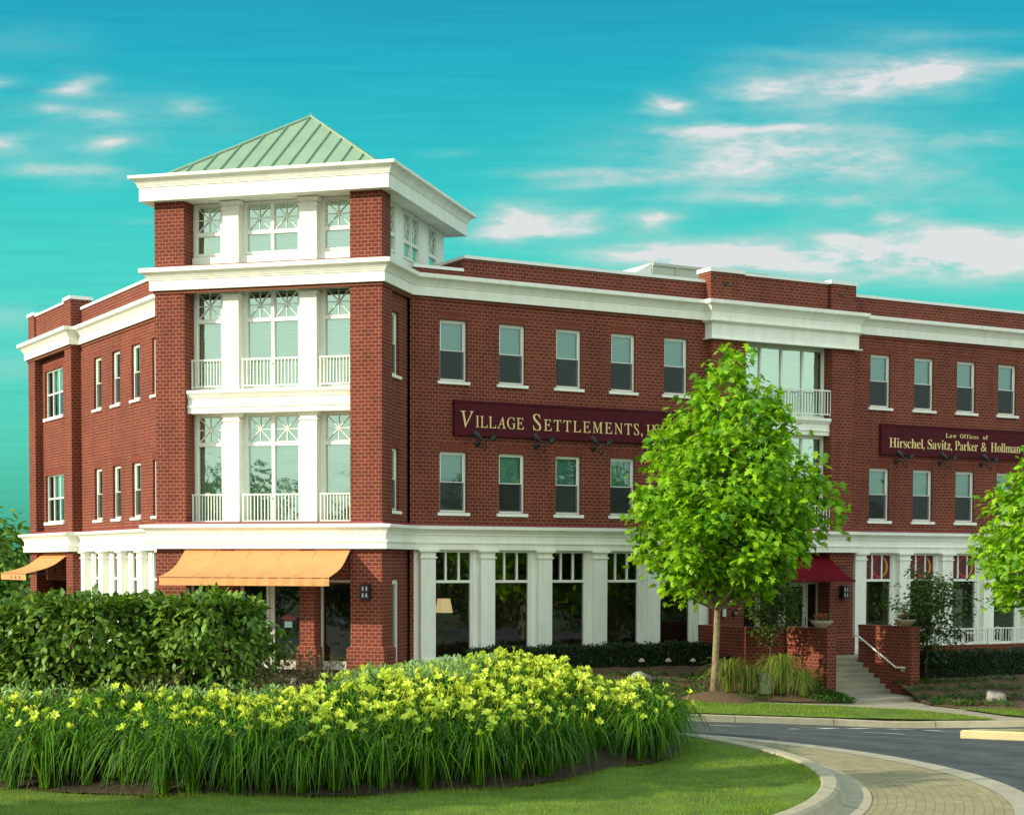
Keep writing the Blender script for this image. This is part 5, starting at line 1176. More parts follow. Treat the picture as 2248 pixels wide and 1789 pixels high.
for x, lab in ((11.62, 'shallow stone planter bowl of red flowers on the left stair wall'), (14.94, 'shallow stone planter bowl of red flowers on the right stair wall')):
    M = FR @ Matrix.Translation((x, -4.4, -1.858)) @ Matrix.Scale(.84, 4); r_ = empty('planter_bowl', M @ Vector((0, 0, 0)), lab, 'planter', 'planter bowls on the stair walls'); r_.matrix_basis = M; WORLD[r_.name] = M; I = Matrix.Identity(4)
    mb = MB(); mb.lathe([(0, 0), (.17, 0), (.19, .03), (.30, .10), (.39, .19), (.42, .245), (.405, .255), (.37, .25), (.36, .22), (0, .21)], 28); mb.build('bowl', BOWLM, r_, I, smooth=True, local=True)
    rr = random.Random(int(x * 10)); mb = MB(); flower_head(mb, (.0, 0, .33), .10, 60, rr); mb.build('flowers', REDFL, r_, I, recalc=False, local=True)
    mb = MB(); flower_head(mb, (0, 0, .22), .17, 110, rr); mb.build('foliage', DOG, r_, I, recalc=False, local=True)
te = empty('brick_terrace', P3(FR, 22, -3, -3.5), 'raised brick terrace wall beyond the steps in front of the far shop', 'terrace')
mb = MB(); mb.box(15.14, 31, -3.0, -2.7, -3.9, -2.66, FR); mb.build('wall', BRICK, te)
mb = MB(); mb.box(15.14, 31, -3.01, -2.69, -2.6595, -2.58, FR); mb.build('coping', SOLDIER, te)
mb = MB(); mb.box(15.14, 31, -2.69, -.3, -3.3, -2.96, FR); mb.build('terrace_floor', CONC, te)
tr = empty('terrace_railing', P3(FR, 22, -2.85, -2.58), 'white metal terrace railing on the low brick wall at the right edge', 'railing')
mb = railing(FR, 15.3, 31, -2.85, -2.57, -2.03, 118); mb.build('railing', FRAMEW, tr)
for k in range(9):
    mb = MB(); mb.box(15.35 + 1.16 * k, 15.41 + 1.16 * k, -2.88, -2.82, -2.58, -2.03, FR); mb.build('post', FRAMEW, tr)
# bistro chairs and tables on the terrace
def chair_parts():
    s_ = MB(); s_.lathe([(0, .45), (.2, .45), (.21, .44), (.2, .43), (0, .43)], 14)
    b_ = MB(); pts = [(-.19, .17, .44), (-.2, .2, .7), (-.14, .21, .86), (0, .215, .92), (.14, .21, .86), (.2, .2, .7), (.19, .17, .44)]; b_.tube(pts, .012, 6)
    b_.tube([(-.12, .19, .46), (-.1, .205, .7), (0, .21, .8), (.1, .205, .7), (.12, .19, .46)], .008, 5)
    out_ = [('seat', s_.make('seat', FRAMEW)), ('backrest', b_.make('backrest', FRAMEW))]
    for sx in (-1, 1):
        for sy in (-1, 1): l_ = MB(); l_.tube([(.15 * sx, .15 * sy, .43), (.19 * sx, .2 * sy, 0)], .011, 5); out_.append(('leg', l_.make('leg', FRAMEW)))
    return out_
def table_parts():
    s_ = MB(); s_.lathe([(0, .72), (.36, .72), (.365, .71), (.36, .695), (0, .695)], 18); b_ = MB(); b_.tube([(0, 0, .03), (0, 0, .695)], .025, 8); c_ = MB(); c_.lathe([(0, .04), (.22, .02), (.23, 0), (0, 0)], 14)
    return [('tabletop', s_.make('tabletop', FRAMEW)), ('stem', b_.make('stem', FRAMEW)), ('base', c_.make('base', FRAMEW))]
CP, TP = chair_parts(), table_parts()
def furn(parts, name, x, o, rz, lab, cat, grp):
    M = FR @ Matrix.Translation((x, -o, -2.958)) @ Matrix.Rotation(rz, 4, 'Z'); r_ = empty(name, M @ Vector((0, 0, 0)), lab, cat, grp); r_.matrix_basis = M; WORLD[r_.name] = M
    for n_, me in parts: link(n_, me, r_, Matrix.Identity(4), local=True)
cl = ['white wire chair on the terrace nearest the leafy shrub', 'white wire chair on the terrace left of the first round table', 'white wire chair on the terrace right of the first round table', 'white wire chair on the terrace at the right edge of the photo']
for (x, o, rz), lab in zip(((18.4, 2.0, 1.2), (19.4, 1.9, 1.9), (21.3, 1.8, -1.5), (22.3, 2.0, 1.7)), cl): furn(CP, 'bistro_chair', x, o, rz, lab, 'chair', 'white wire chairs on the terrace')
for x, o, lab in ((20.4, 1.8, 'small round white table on the terrace between two wire chairs'), (23.3, 1.9, 'small round white table at the far right end of the terrace')): furn(TP, 'bistro_table', x, o, 0, lab, 'table', 'round white tables on the terrace')
# inside the first shop: paper lamp and tables
LAMPP = mat('cream_lamp_paper', (.70, .52, .28), .8); b_ = LAMPP.node_tree.nodes['Principled BSDF']; b_.inputs['Emission Color'].default_value = (1, .72, .35, 1); b_.inputs['Emission Strength'].default_value = .7
M = FR @ Matrix.Translation((1.62, 1.0, -1.42)); r_ = empty('pendant_lamp', M @ Vector((0, 0, 0)), 'cream square pendant lamp hanging inside the first shop window', 'lamp'); r_.matrix_basis = M; WORLD[r_.name] = M
mb = MB(); mb.mesh([(-.2, -.2, 0), (.2, -.2, 0), (.2, .2, 0), (-.2, .2, 0), (-.14, -.14, .42), (.14, -.14, .42), (.14, .14, .42), (-.14, .14, .42)], [(0, 1, 5, 4), (1, 2, 6, 5), (2, 3, 7, 6), (3, 0, 4, 7)]); mb.build('lamp_shade', LAMPP, r_, Matrix.Identity(4), local=True)
mb = MB(); mb.tube([(0, 0, .3), (0, 0, 1.98)], .01, 5); mb.build('cord', BLACK, r_, Matrix.Identity(4), local=True)
WOOD = mat('dining_wood', (.16, .075, .03), .5)
TB2 = []
s_ = MB(); s_.box(-.38, .38, -.38, .38, .72, .76); TB2.append(('tabletop', s_.make('tabletop', WOOD))); s_ = MB(); s_.tube([(0, 0, 0), (0, 0, .72)], .04, 8); TB2.append(('stem', s_.make('stem', BLACK)))
for i, x in enumerate((1.6, 3.6, 5.5, 7.5)):
    M = FR @ Matrix.Translation((x, 1.5, GF - .008)); r_ = empty('dining_table', M @ Vector((0, 0, 0)), ['wooden dining table inside the shop beside the cream lamp', 'wooden dining table seen through the second shop window', 'wooden dining table seen through the third shop window', 'wooden dining table seen through the fourth shop window'][i], 'table', 'dining tables inside the shop'); r_.matrix_basis = M; WORLD[r_.name] = M
    for n_, me in TB2: link(n_, me, r_, Matrix.Identity(4), local=True)

# ================================================================== VEGETATION
def arr(f, n): return np.array([f() for _ in range(n)])
def crown_points(prof, n, rng, bias=.42, lump=.22):
    """points in a crown given as (z, half width, centre x, centre y), crowding towards its lumpy skin"""
    zz = np.array([p[0] for p in prof]); hw = np.array([p[1] for p in prof]); cx = np.array([p[2] for p in prof]); cy = np.array([p[3] for p in prof])
    zt = np.linspace(zz[0], zz[-1], 200); wgt = np.interp(zt, zz, hw) ** 1.5; cdf = np.cumsum(wgt) / wgt.sum()
    z = np.interp(rng.random(n), cdf, zt); a = rng.random(n) * 2 * np.pi; r_ = rng.random(n) ** bias
    ph = rng.random(6) * 6.28
    lum = 1 + lump * (np.sin(3 * a + 2.1 * z + ph[0]) * .5 + np.sin(5 * a - 3.3 * z + ph[1]) * .35 + np.sin(2 * a + 5 * z + ph[2]) * .35)
    R_ = np.interp(z, zz, hw) * lum * r_
    return np.stack([np.interp(z, zz, cx) + R_ * np.cos(a), np.interp(z, zz, cy) + R_ * np.sin(a), z], 1)
def leaf_cloud(P, per, spread, size, T_, rng, droop=(.45, .45), axis=None, flat=1.0, ups=None):
    n = len(P) * per; base = np.repeat(P, per, 0)
    off = rng.normal(0, 1, (n, 3)) * spread; off[:, 2] *= flat
    pos = base + off
    ax = axis if axis is not None else P.mean(0)
    yaw = np.arctan2(pos[:, 1] - ax[1], pos[:, 0] - ax[0]) + rng.normal(0, .9, n)
    pitch = rng.normal(droop[0], droop[1], n); roll = rng.normal(0, .55, n)
    sz = size * rng.uniform(.65, 1.25, n)
    return scatter(T_[0], T_[1], pos, yaw, pitch, roll, sz)
def branches(P, trunk_top, trunk_base, rad, rng, n, m, name, parent, lean=.6):
    mb = MB(); idx = rng.permutation(len(P))[:n]
    a, b = Vector(trunk_base), Vector(trunk_top)
    for i in idx:
        p = Vector(P[i]); f = max(0, min(.95, (p.z - a.z) / max(.1, (b.z - a.z)) - lean * rng.uniform(.25, .6)))
        s_ = a.lerp(b, f); mid = s_.lerp(p, .5) + Vector((0, 0, -.12 * (p - s_).length + .1)); r0 = rad * (1 - .75 * f) * .55
        mb.tube([s_, mid, p], [r0, r0 * .55, r0 * .2], 5, cap=False)
    return mb.build(name, m, parent, recalc=False)
def tree(name, base, prof, nclus, per, spread, size, T_, lm, bm_, trunk_r, label, cat, group=None, trunk_top=None, nb=70, seed=1, droop=(.45, .45), flat=1.0, bias=.42, lump=.22, lean=.05, core=0):
    rng = np.random.default_rng(seed); root = empty(name, base, label, cat, group)
    P = crown_points(prof, nclus, rng, bias, lump)
    if core: P = np.concatenate([P, np.array([prof[0][2], prof[0][3], prof[0][0] + .25]) + rng.normal(0, 1, (core, 3)) * np.array([.8, .8, .22])])
    axis = np.array([prof[0][2], prof[0][3], 0])
    top = Vector(trunk_top) if trunk_top else Vector((prof[-1][2], prof[-1][3], prof[-1][0] - .3)); b = Vector(base)
    mb = MB(); k = 9; pts = []; rr = []
    for i in range(k + 1):
        f = i / k; q = b.lerp(top, f) + Vector((rng.normal(0, .012), rng.normal(0, .012), 0)) * (1 if i else 0); pts.append(q); rr.append(trunk_r * (1.35 - .35 * min(1, i / 1.0)) * (1 - .8 * f ** 1.3))
    mb.tube(pts, rr, 10); mb.build('trunk', bm_, root, smooth=True)
    branches(P, top, b + (top - b) * .3, trunk_r, rng, nb, bm_, 'branches', root, lean=.5)
    V, F = leaf_cloud(P, per, spread, size, T_, rng, droop, axis, flat)
    link('crown', np_mesh('crown', V, F, lm), root); return root

x0, y0 = 5.92, 48.9; zb = zs(x0)
PROF1 = [(z_, h_ * (.96 if z_ < 2.3 else 1), 6.3, y0) for z_, h_ in ((-.5, .7), (-.15, 1.7), (.2, 2.2), (.7, 2.5), (1.4, 2.7), (2.0, 2.72), (2.6, 2.35), (3.2, 1.95), (4.3, 1.4), (5.2, .78), (5.8, .35), (6.1, .1))]
tree('plane_tree', (x0, y0, zb), PROF1, 700, 15, .20, .245, MAPLE_T, MAPLE, BARK, .105, 'young broad leaved street tree with pale trunk in front of the brick bay', 'tree', 'young street trees', trunk_top=(6.15, y0, 4.7), nb=110, seed=5, lump=.27, core=70)
PROF2 = [(-1.25, 1.0, 15.35, 46.9), (-.8, 1.9, 15.35, 46.9), (-.1, 2.35, 15.35, 46.9), (.6, 2.45, 15.35, 46.9), (1.5, 2.0, 15.35, 46.9), (2.4, 1.55, 15.35, 46.9), (3.2, 1.05, 15.35, 46.9), (4.0, .3, 15.35, 46.9)]
tree('plane_tree', (15.35, 46.9, zs(15)), PROF2, 480, 15, .22, .225, MAPLE_T, MAPLE, BARK, .12, 'young broad leaved street tree cut off by the right edge of the photo', 'tree', 'young street trees', nb=70, seed=9)
PROFD = [(-2.95, .35, 13.3, 54), (-2.3, .85, 13.25, 54), (-1.6, 1.2, 13.3, 54), (-1.0, 1.15, 13.3, 54), (-.5, .85, 13.25, 54), (0, .35, 13.0, 54)]
tree('dogwood_tree', (13.15, 54, -3.45), PROFD, 300, 12, .17, .13, OVAL_T, DOG, BARKD, .045, 'small dark layered tree beside the right stair wall', 'tree', nb=60, seed=3, droop=(.15, .35), flat=.35, bias=.6, trunk_top=(13.25, 54, -.6))
PROFS = [(-2.3, .25, 8.0, 52.0), (-1.8, .65, 8.05, 52.0), (-1.2, .8, 8.1, 52.0), (-.7, .75, 8.15, 52.0), (-.2, .35, 8.2, 52.0)]
tree('sapling', (7.95, 52.0, -3.35), PROFS, 230, 10, .15, .12, OVAL_T, DOG, BARKD, .035, 'thin sapling with airy foliage behind the trunk of the street tree', 'tree', nb=40, seed=13, droop=(.2, .4), flat=.4, bias=.7, trunk_top=(8.1, 52.0, -.6))
PROFI = [(-1.0, .6, 0, 0), (-.3, 1.15, 0, 0), (.8, 1.35, 0, 0), (2.2, 1.2, 0, 0), (3.4, .8, 0, 0), (4.2, .2, 0, 0)]  # crown of the unseen trees added to cast shade on the bed front
for sx, sy, lab, sd in ((-17.3, 14.35, 'unseen young tree added outside the left of the photo, shading the front lilies', 31), (-9.6, 18.0, 'unseen young tree added on the island outside the left of the photo, shading the lawn edge', 32)):
    tree('plane_tree', (sx, sy, -2.92), [(z, h * .85, sx, sy) for z, h, _, _ in PROFI], 200, 12, .2, .24, MAPLE_T, MAPLE, BARK, .09, lab, 'tree', 'young street trees', nb=30, seed=sd)
# mulch ring at the street tree
mr = MB(); mr.lathe([(1.15, -.02), (1.0, .04), (.7, .13), (.35, .22), (.12, .25), (0, .26)], 28, Matrix.Translation((x0 - .1, y0 - .5, zb + .02))); struct(mr.build('mulch_mound', BANKM, smooth=True))

# trees beyond the left wing and across the street (those show in the window glass)
rng = np.random.default_rng(21)
PF = [(0.3, 1.5, 0, 0), (1.5, 3.0, 0, 0), (3.2, 3.6, 0, 0), (5, 3.2, 0, 0), (6.5, 2.2, 0, 0), (7.4, .8, 0, 0)]
Pc = crown_points(PF, 420, rng, .45, .3); V, F = leaf_cloud(Pc, 12, .42, .42, OVAL_T, rng, (.4, .5), np.array([0, 0, 0])); FARC = np_mesh('crown', V, F, FARL)
mb = MB(); mb.tube([(0, 0, -2), (0, 0, 1.5), (.1, 0, 4), (.1, .1, 6.5)], [.3, .24, .15, .04], 8); FART = mb.make('trunk', BARKD)
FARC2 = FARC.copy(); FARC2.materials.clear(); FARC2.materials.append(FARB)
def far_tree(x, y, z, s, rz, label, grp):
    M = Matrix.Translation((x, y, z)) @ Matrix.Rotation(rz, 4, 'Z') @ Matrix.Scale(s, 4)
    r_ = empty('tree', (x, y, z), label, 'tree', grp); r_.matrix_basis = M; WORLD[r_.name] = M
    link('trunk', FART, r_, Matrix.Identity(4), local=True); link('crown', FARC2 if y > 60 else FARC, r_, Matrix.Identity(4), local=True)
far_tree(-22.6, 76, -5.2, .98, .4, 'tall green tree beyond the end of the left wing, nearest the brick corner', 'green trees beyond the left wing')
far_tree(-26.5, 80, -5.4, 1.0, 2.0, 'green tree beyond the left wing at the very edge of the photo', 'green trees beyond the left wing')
for i in range(18):
    if i < 9: x, y = -58 + 4.6 * i, -4 - 3.2 * i + 3 * math.sin(i * 2.3)
    else: x, y = 46 + 3.4 * (i - 9) + 2 * math.sin(i), 2 + 5.2 * (i - 9)
    far_tree(x, y, -4.4, (1.25 + .2 * math.sin(i * 1.7)) if i < 9 else 1.0 + .22 * math.sin(i * 1.7), i * 1.3, 'dark leafy tree across the street, seen only as a reflection in the windows', 'trees reflected in the windows')
# far wood on the skyline
nw = 5200; xw = rng.uniform(-420, 420, nw); yw = 420 + rng.uniform(-25, 25, nw); hh = 10 + 3 * np.sin(xw * .03) + 2 * np.sin(xw * .11); zw = -4.5 + rng.random(nw) ** .7 * hh
V, F = scatter(OVAL_T[0], OVAL_T[1], np.stack([xw, yw, zw], 1), rng.random(nw) * 6.28, rng.normal(.6, .5, nw), rng.normal(0, .6, nw), rng.uniform(3, 5.5, nw))
tag(link('woods', np_mesh('woods', V, F, mat('distant_wood', (.02, .055, .035), .9))), 'dark band of distant woods on the skyline', 'woods', kind='stuff')

# big leafy shrubs on the island
def shrub(c, rx, ry, h, n, label, seed):
    rng = np.random.default_rng(seed); zg = gz(c[0], c[1]); root = empty('viburnum_shrub', (c[0], c[1], zg), label, 'shrub', 'big leafy shrubs on the island')
    u = rng.random(n) * 2 * np.pi; t_ = rng.random(n); r_ = rng.random(n) ** np.where(rng.random(n) < .3, .75, .2)
    zz = t_ ** .85; rad = (1 - np.clip((zz - .62) / .38, 0, 1) ** 2.6 * .62) * (.80 + .2 * np.clip(zz / .3, 0, 1))
    lum = 1 + .10 * np.sin(4 * u + 5 * zz + seed) + .09 * np.sin(7 * u - 9 * zz) + .05 * np.sin(13 * u + 11 * zz)
    top = rng.random(n) < .22
    zz = np.where(top, .93 + .09 * rng.random(n) * (1 + .3 * np.sin(5 * u)), zz); r_ = np.where(top, np.sqrt(rng.random(n)) * .85, r_); rad = np.where(top, .82, rad)
    P = np.stack([c[0] + rx * rad * r_ * lum * np.cos(u), c[1] + ry * rad * r_ * lum * np.sin(u), zg + .12 + zz * (h - .12) * (1 + .03 * np.sin(3 * u + seed) + .035 * np.sin(9 * u + 7 * r_))], 1)
    yaw = np.arctan2(P[:, 1] - c[1], P[:, 0] - c[0]) + rng.normal(0, .8, n)
    pitch = np.where(top, rng.normal(-.25, .6, n), rng.normal(.55, .5, n))
    V, F = scatter(OVAL_T[0], OVAL_T[1], P, yaw, pitch, rng.normal(0, .5, n), .145 * rng.uniform(.45, 1.35, n))
    link('foliage', np_mesh('foliage', V, F, SHRUBL), root)
    mb = MB()
    for i in range(70):
        p = Vector(P[i * 3]); s_ = Vector((c[0] + rng.normal(0, .12), c[1] + rng.normal(0, .12), zg)); mid = s_.lerp(p, .55) + Vector((0, 0, .15)); mb.tube([s_, mid, p], [.02, .012, .004], 5, cap=False)
    mb.build('stems', BARKD, root, recalc=False)
shrub((-9.0, 28.7), 1.45, 1.35, 2.0, 9400, 'dense leafy shrub at the left edge of the island bed', 1)
shrub((-6.95, 28.5), 1.45, 1.3, 2.02, 9400, 'dense leafy shrub in the middle of the three on the island', 2)
shrub((-5.05, 28.6), 1.28, 1.3, 2.0, 9400, 'dense rounded shrub in front of the tower door, last in the row', 4)

# thin dark perennials in front of and beside the shrubs
def perennial(x, y, h, r, label, seed):
    rng = np.random.default_rng(seed); zg = gz(x, y); root = empty('dark_perennial', (x, y, zg), label, 'plant', 'thin dark perennials by the shrubs'); mb = MB(); PP = []
    for i in range(64):
        a = rng.random() * 6.28; q = r * rng.random() ** .6; t_ = Vector((x + math.cos(a) * q, y + math.sin(a) * q, zg + h * rng.uniform(.6, 1.05))); b_ = Vector((x + math.cos(a) * q * .3, y + math.sin(a) * q * .3, zg))
        mid = b_.lerp(t_, .5) + Vector((0, 0, .06)); mb.tube([b_, mid, t_], [.005, .004, .002], 4, cap=False)
        for k in range(24): f = rng.uniform(.2, 1); PP.append(b_.lerp(t_, f) + Vector((rng.normal(0, .02), rng.normal(0, .02), 0)))
    mb.build('stems', BARKD, root, recalc=False); PP = np.array(PP); n = len(PP)
    V, F = scatter(SLIM_T[0], SLIM_T[1], PP, rng.random(n) * 6.28, rng.normal(-.2, .6, n), rng.normal(0, .5, n), .065 * rng.uniform(.6, 1.4, n)); link('foliage', np_mesh('foliage', V, F, DARKL), root)
for i, (x, y, h, r, lab) in enumerate(((-8.0, 26.4, .7, .4, 'thin dark perennial at the foot of the leftmost shrub'), (-6.6, 26.5, .7, .45, 'thin dark perennial at the foot of the middle shrub'), (-5.3, 26.4, .95, .5, 'thin dark reddish perennial in front of the rounded shrub'),
        (-3.55, 27.0, 1.15, .5, 'thin dark perennial between the rounded shrub and the tower door'), (-2.95, 27.2, 1.15, .5, 'thin dark perennial in front of the shop pane by the tower pier'), (-4.3, 26.5, .85, .45, 'thin dark perennial under the right side of the rounded shrub'), (-3.2, 28.2, 1.2, .5, 'thin dark perennial at the back, in front of the tower door'))): perennial(x, y, h, r, lab, 40 + i)

# silvery ground cover
nS = 12000; P = []
rng = np.random.default_rng(8)
while len(P) < nS:
    x, y = rng.uniform(-8.5, .6), rng.uniform(25, 30)
    a_ = ((x + 1.6) / 1.5) ** 2 + ((y - 27.9) / 1.9) ** 2 < 1 or ((x + 4.6) / 1.5) ** 2 + ((y - 25.75) / .55) ** 2 < 1 or ((x + 7.4) / 1.2) ** 2 + ((y - 25.8) / .4) ** 2 < 1
    if a_: P.append((x, y, gz(x, y) + (.72 + .10 * math.sin(x * 5) * math.sin(y * 4)) * rng.random() ** .35))
P = np.array(P); V, F = scatter(SLIM_T[0], SLIM_T[1], P, rng.random(nS) * 6.28, rng.normal(-.75, .4, nS), rng.normal(0, .5, nS), .085 * rng.uniform(.6, 1.4, nS))
tag(link('ground_cover', np_mesh('ground_cover', V, F, SILVER)), 'soft silvery green ground cover among the yellow lilies', 'ground cover', kind='stuff')

# ---------------------------------------------------------------- daylilies
def blade_strip(vs, fs, a, r0, L, H, reach, wd, rng, drop=.55, segs=6):
    k = len(vs); tw = rng.normal(0, .25); ca, sa = math.cos(a), math.sin(a); kick = rng.uniform(.48, .72)
    for i in range(segs + 1):
        s_ = i / segs; h = r0 + reach * s_ ** 1.2; z = H * (1 - ((kick - s_) / kick) ** 2) if s_ < kick else H * (1 - drop * ((s_ - kick) / (1 - kick)) ** 1.8)
        w_ = wd * (1 - s_ ** 3) * (.75 + .5 * min(1, s_ * 3)) + .0006; an = tw * s_
        px, py = ca * h - sa * an * h * .4, sa * h + ca * an * h * .4
        vs.append((px - sa * w_, py + ca * w_, z)); vs.append((px + sa * w_, py - ca * w_, z + .003))
    for i in range(segs): fs.append((k + 2 * i, k + 2 * i + 1, k + 2 * i + 3, k + 2 * i + 2))
def clump_mesh(seed, n, H, reach, drop):
    rng = np.random.default_rng(seed); vs = []; fs = []
    for i in range(n): blade_strip(vs, fs, rng.random() * 6.28, rng.random() * .09, 1, H * rng.uniform(.6, 1.12), reach * rng.uniform(.3, 1.2), .0090 * rng.uniform(.7, 1.25), rng, drop * rng.uniform(.3, 1.35))
    return np_mesh('leaves', np.array(vs), np.array(fs), LILYL)
TALL = [clump_mesh(100 + i, 125, .66, .56, .5) for i in range(4)]; ARCH = [clump_mesh(200 + i, 130, .68, .66, .85) for i in range(5)]
def flower_mesh(op, seed):
    rng = np.random.default_rng(seed); vs = []; fs = []
    for k in range(6):
        a = k * math.pi / 3 + rng.normal(0, .08); wd = .029 if k % 2 == 0 else .021; ca, sa = math.cos(a), math.sin(a); b = len(vs)
        for i in range(6):
            s_ = i / 5; r_ = .006 + .080 * op * s_ ** 1.5; z = .095 * s_ * (1.15 - .55 * op * s_ * s_); w_ = wd * math.sin(math.pi * min(.97, .12 + .86 * s_)) + .001
            vs += [(ca * r_ - sa * w_, sa * r_ + ca * w_, z + .004), (ca * r_, sa * r_, z - .004), (ca * r_ + sa * w_, sa * r_ - ca * w_, z + .004)]
        for i in range(5):
            for j in range(2): q = b + 3 * i + j; fs.append((q, q + 1, q + 4, q + 3))
    return np_mesh('flower', np.array(vs), np.array(fs), LILYF)
FLOW = [flower_mesh(1.0, 1), flower_mesh(.85, 2), flower_mesh(.6, 3)]
def stalk_variant(seed, n):
    """scapes with buds; returns mesh and the flower seats"""
    rng = np.random.default_rng(seed); mb = MB(); tips = []
    for i in range(n):
        a = rng.random() * 6.28; r_ = rng.uniform(.1, .42); h = rng.uniform(.60, .80); t_ = Vector((math.cos(a) * r_, math.sin(a) * r_, h)); mb.tube([(math.cos(a) * .04, math.sin(a) * .04, 0), t_ * .55 + Vector((0, 0, h * .06)), t_], [.005, .004, .0035], 4, cap=False)
        d = Vector((math.cos(a) * .55 + rng.normal(0, .35), math.sin(a) * .55 + rng.normal(0, .35) - .25, rng.uniform(.55, 1.0))).normalized(); tips.append((t_, d))
        for k in range(rng.integers(3, 7)):
            e = Vector((rng.normal(0, .5), rng.normal(0, .5), rng.uniform(.3, 1))).normalized(); L = rng.uniform(.04, .075)
            mb.tube([t_, t_ + e * .02, t_ + e * (.02 + L * .55), t_ + e * (.02 + L)], [.003, .006, .009, .003], 5)
    return mb.make('flower_stalks', BUD, recalc=False), tips
STALK = [stalk_variant(300 + i, n) for i, n in enumerate((1, 2, 3, 4, 5, 6, 7, 8, 9, 11))]
def lily_zone(x, y):
    if not in_poly(x, y, BED): return False
    e = dist_edge(x, y, BED)
    if e < .015: return False
    if math.hypot(x - 1.4, y - 25.1) < .55: return False
    if x < -2.9: return y < 25.35 - .12 * max(0, -x - 5)
    if x < -.25: return y < 25.7 or y > 29.9
    return True
rl = random.Random(17); spots = []; sp_ = .435
for j in range(30):
    for i in range(40):
        x = -10.2 + i * sp_ + (sp_ / 2 if j % 2 else 0) + rl.uniform(-.11, .11); y = 21.4 + j * sp_ * .9 + rl.uniform(-.11, .11)
        if lily_zone(x, y) and -.30 < x / y < .16: spots.append((x, y))
nfl = 0
for i, (x, y) in enumerate(spots):
    front = min(dist_edge(x, y, BED), 9); z = gz(x, y) + .015; s_ = rl.uniform(.9, 1.12)
    edge = front < .75 and (y < 25.5 or x > 1.6)
    M = Matrix.Translation((x, y, z)) @ Matrix.Rotation(rl.uniform(0, 6.28), 4, 'Z') @ Matrix.Scale(s_, 4)
    dens = .65 + 2.2 * max(0, min(1, (x + 4.5) / 4.5))
    if x > -.5 and y > 25: dens = 3.0
    if edge: dens *= .42
    bloom = rl.random() < dens + .08
    if edge: lab = 'arching daylily clump of long dark green leaves along the front edge of the bed'
    else: lab = 'yellow flowering daylily clump in the massed bed on the island' if bloom else 'daylily clump of green strap leaves among the yellow flowers'
    r_ = empty('daylily', (x, y, z), lab, 'daylily', 'front row of arching daylilies' if edge else ('flowering daylilies of the island bed' if bloom else 'green daylilies of the island bed')); r_.matrix_basis = M; WORLD[r_.name] = M
    link('leaves', rl.choice(ARCH if edge else TALL), r_, Matrix.Identity(4), local=True)
    if bloom:
        hi_ = min(9, int(2 + 3.6 * dens)); me, tips = STALK[rl.randint(max(0, hi_ - 5), hi_) if not edge else rl.randint(0, 4)]
        link('flower_stalks', me, r_, Matrix.Identity(4), local=True)
        for t_, d in tips:
            if rl.random() > .80: continue
            q = d.to_track_quat('Z', 'Y').to_matrix().to_4x4(); link('flower', rl.choice(FLOW), r_, Matrix.Translation(t_) @ q @ Matrix.Rotation(rl.uniform(0, 6), 4, 'Z') @ Matrix.Scale(rl.uniform(.72, 1.05), 4), local=True); nfl += 1
print('daylilies', len(spots), 'flowers', nfl)

# ---------------------------------------------------------------- lawns
def blades(name, test, box, n, h, m, zf, seed, label, wd=.004):
    rng = np.random.default_rng(seed); P = []
    while len(P) < n:
        x = rng.uniform(box[0], box[1], 4000); y = rng.uniform(box[2], box[3], 4000)
        for a, b in zip(x, y):
            if test(a, b): P.append((a, b, zf(a, b)))
    P = np.array(P[:n]); V0 = [(-wd, 0, 0), (wd, 0, 0), (0, 0, 1)]
    yaw = rng.random(n) * 6.28; hh = h * rng.uniform(.5, 1.3, n); lx, ly = rng.normal(0, .4, n) * hh, rng.normal(0, .4, n) * hh
    c, s_ = np.cos(yaw) * wd, np.sin(yaw) * wd; Z0 = P[:, 2] - .012
    V = np.stack([np.stack([P[:, 0] - c, P[:, 1] - s_, Z0], 1), np.stack([P[:, 0] + c, P[:, 1] + s_, Z0], 1), np.stack([P[:, 0] + lx, P[:, 1] + ly, Z0 + hh], 1)], 1).reshape(-1, 3)
    F = np.arange(n * 3).reshape(-1, 3); return tag(link(name, np_mesh(name, V, F, m)), label, 'grass', kind='stuff')
blades('short_grass', lambda x, y: (x - C1.x) ** 2 + (y - C1.y) ** 2 < (RL - .01) ** 2 and not in_poly(x, y, BED) and -.31 < x / y < .22, (-7, 4.6, 17.2, 33), 60000, .05, GRASSL, lambda x, y: ZL + .02 * math.sin(x * 2.1 + y), 61, 'short mown grass of the island lawn')
blades('verge_grass', lambda x, y: (in_poly(x, y, VERGE) or in_poly(x, y, VERGE2)) and x > 3, (3, 17, 42.5, 50), 16000, .06, GRASSL, lambda x, y: zs(x) + .03, 62, 'short grass on the verges beside the far kerb', .008)

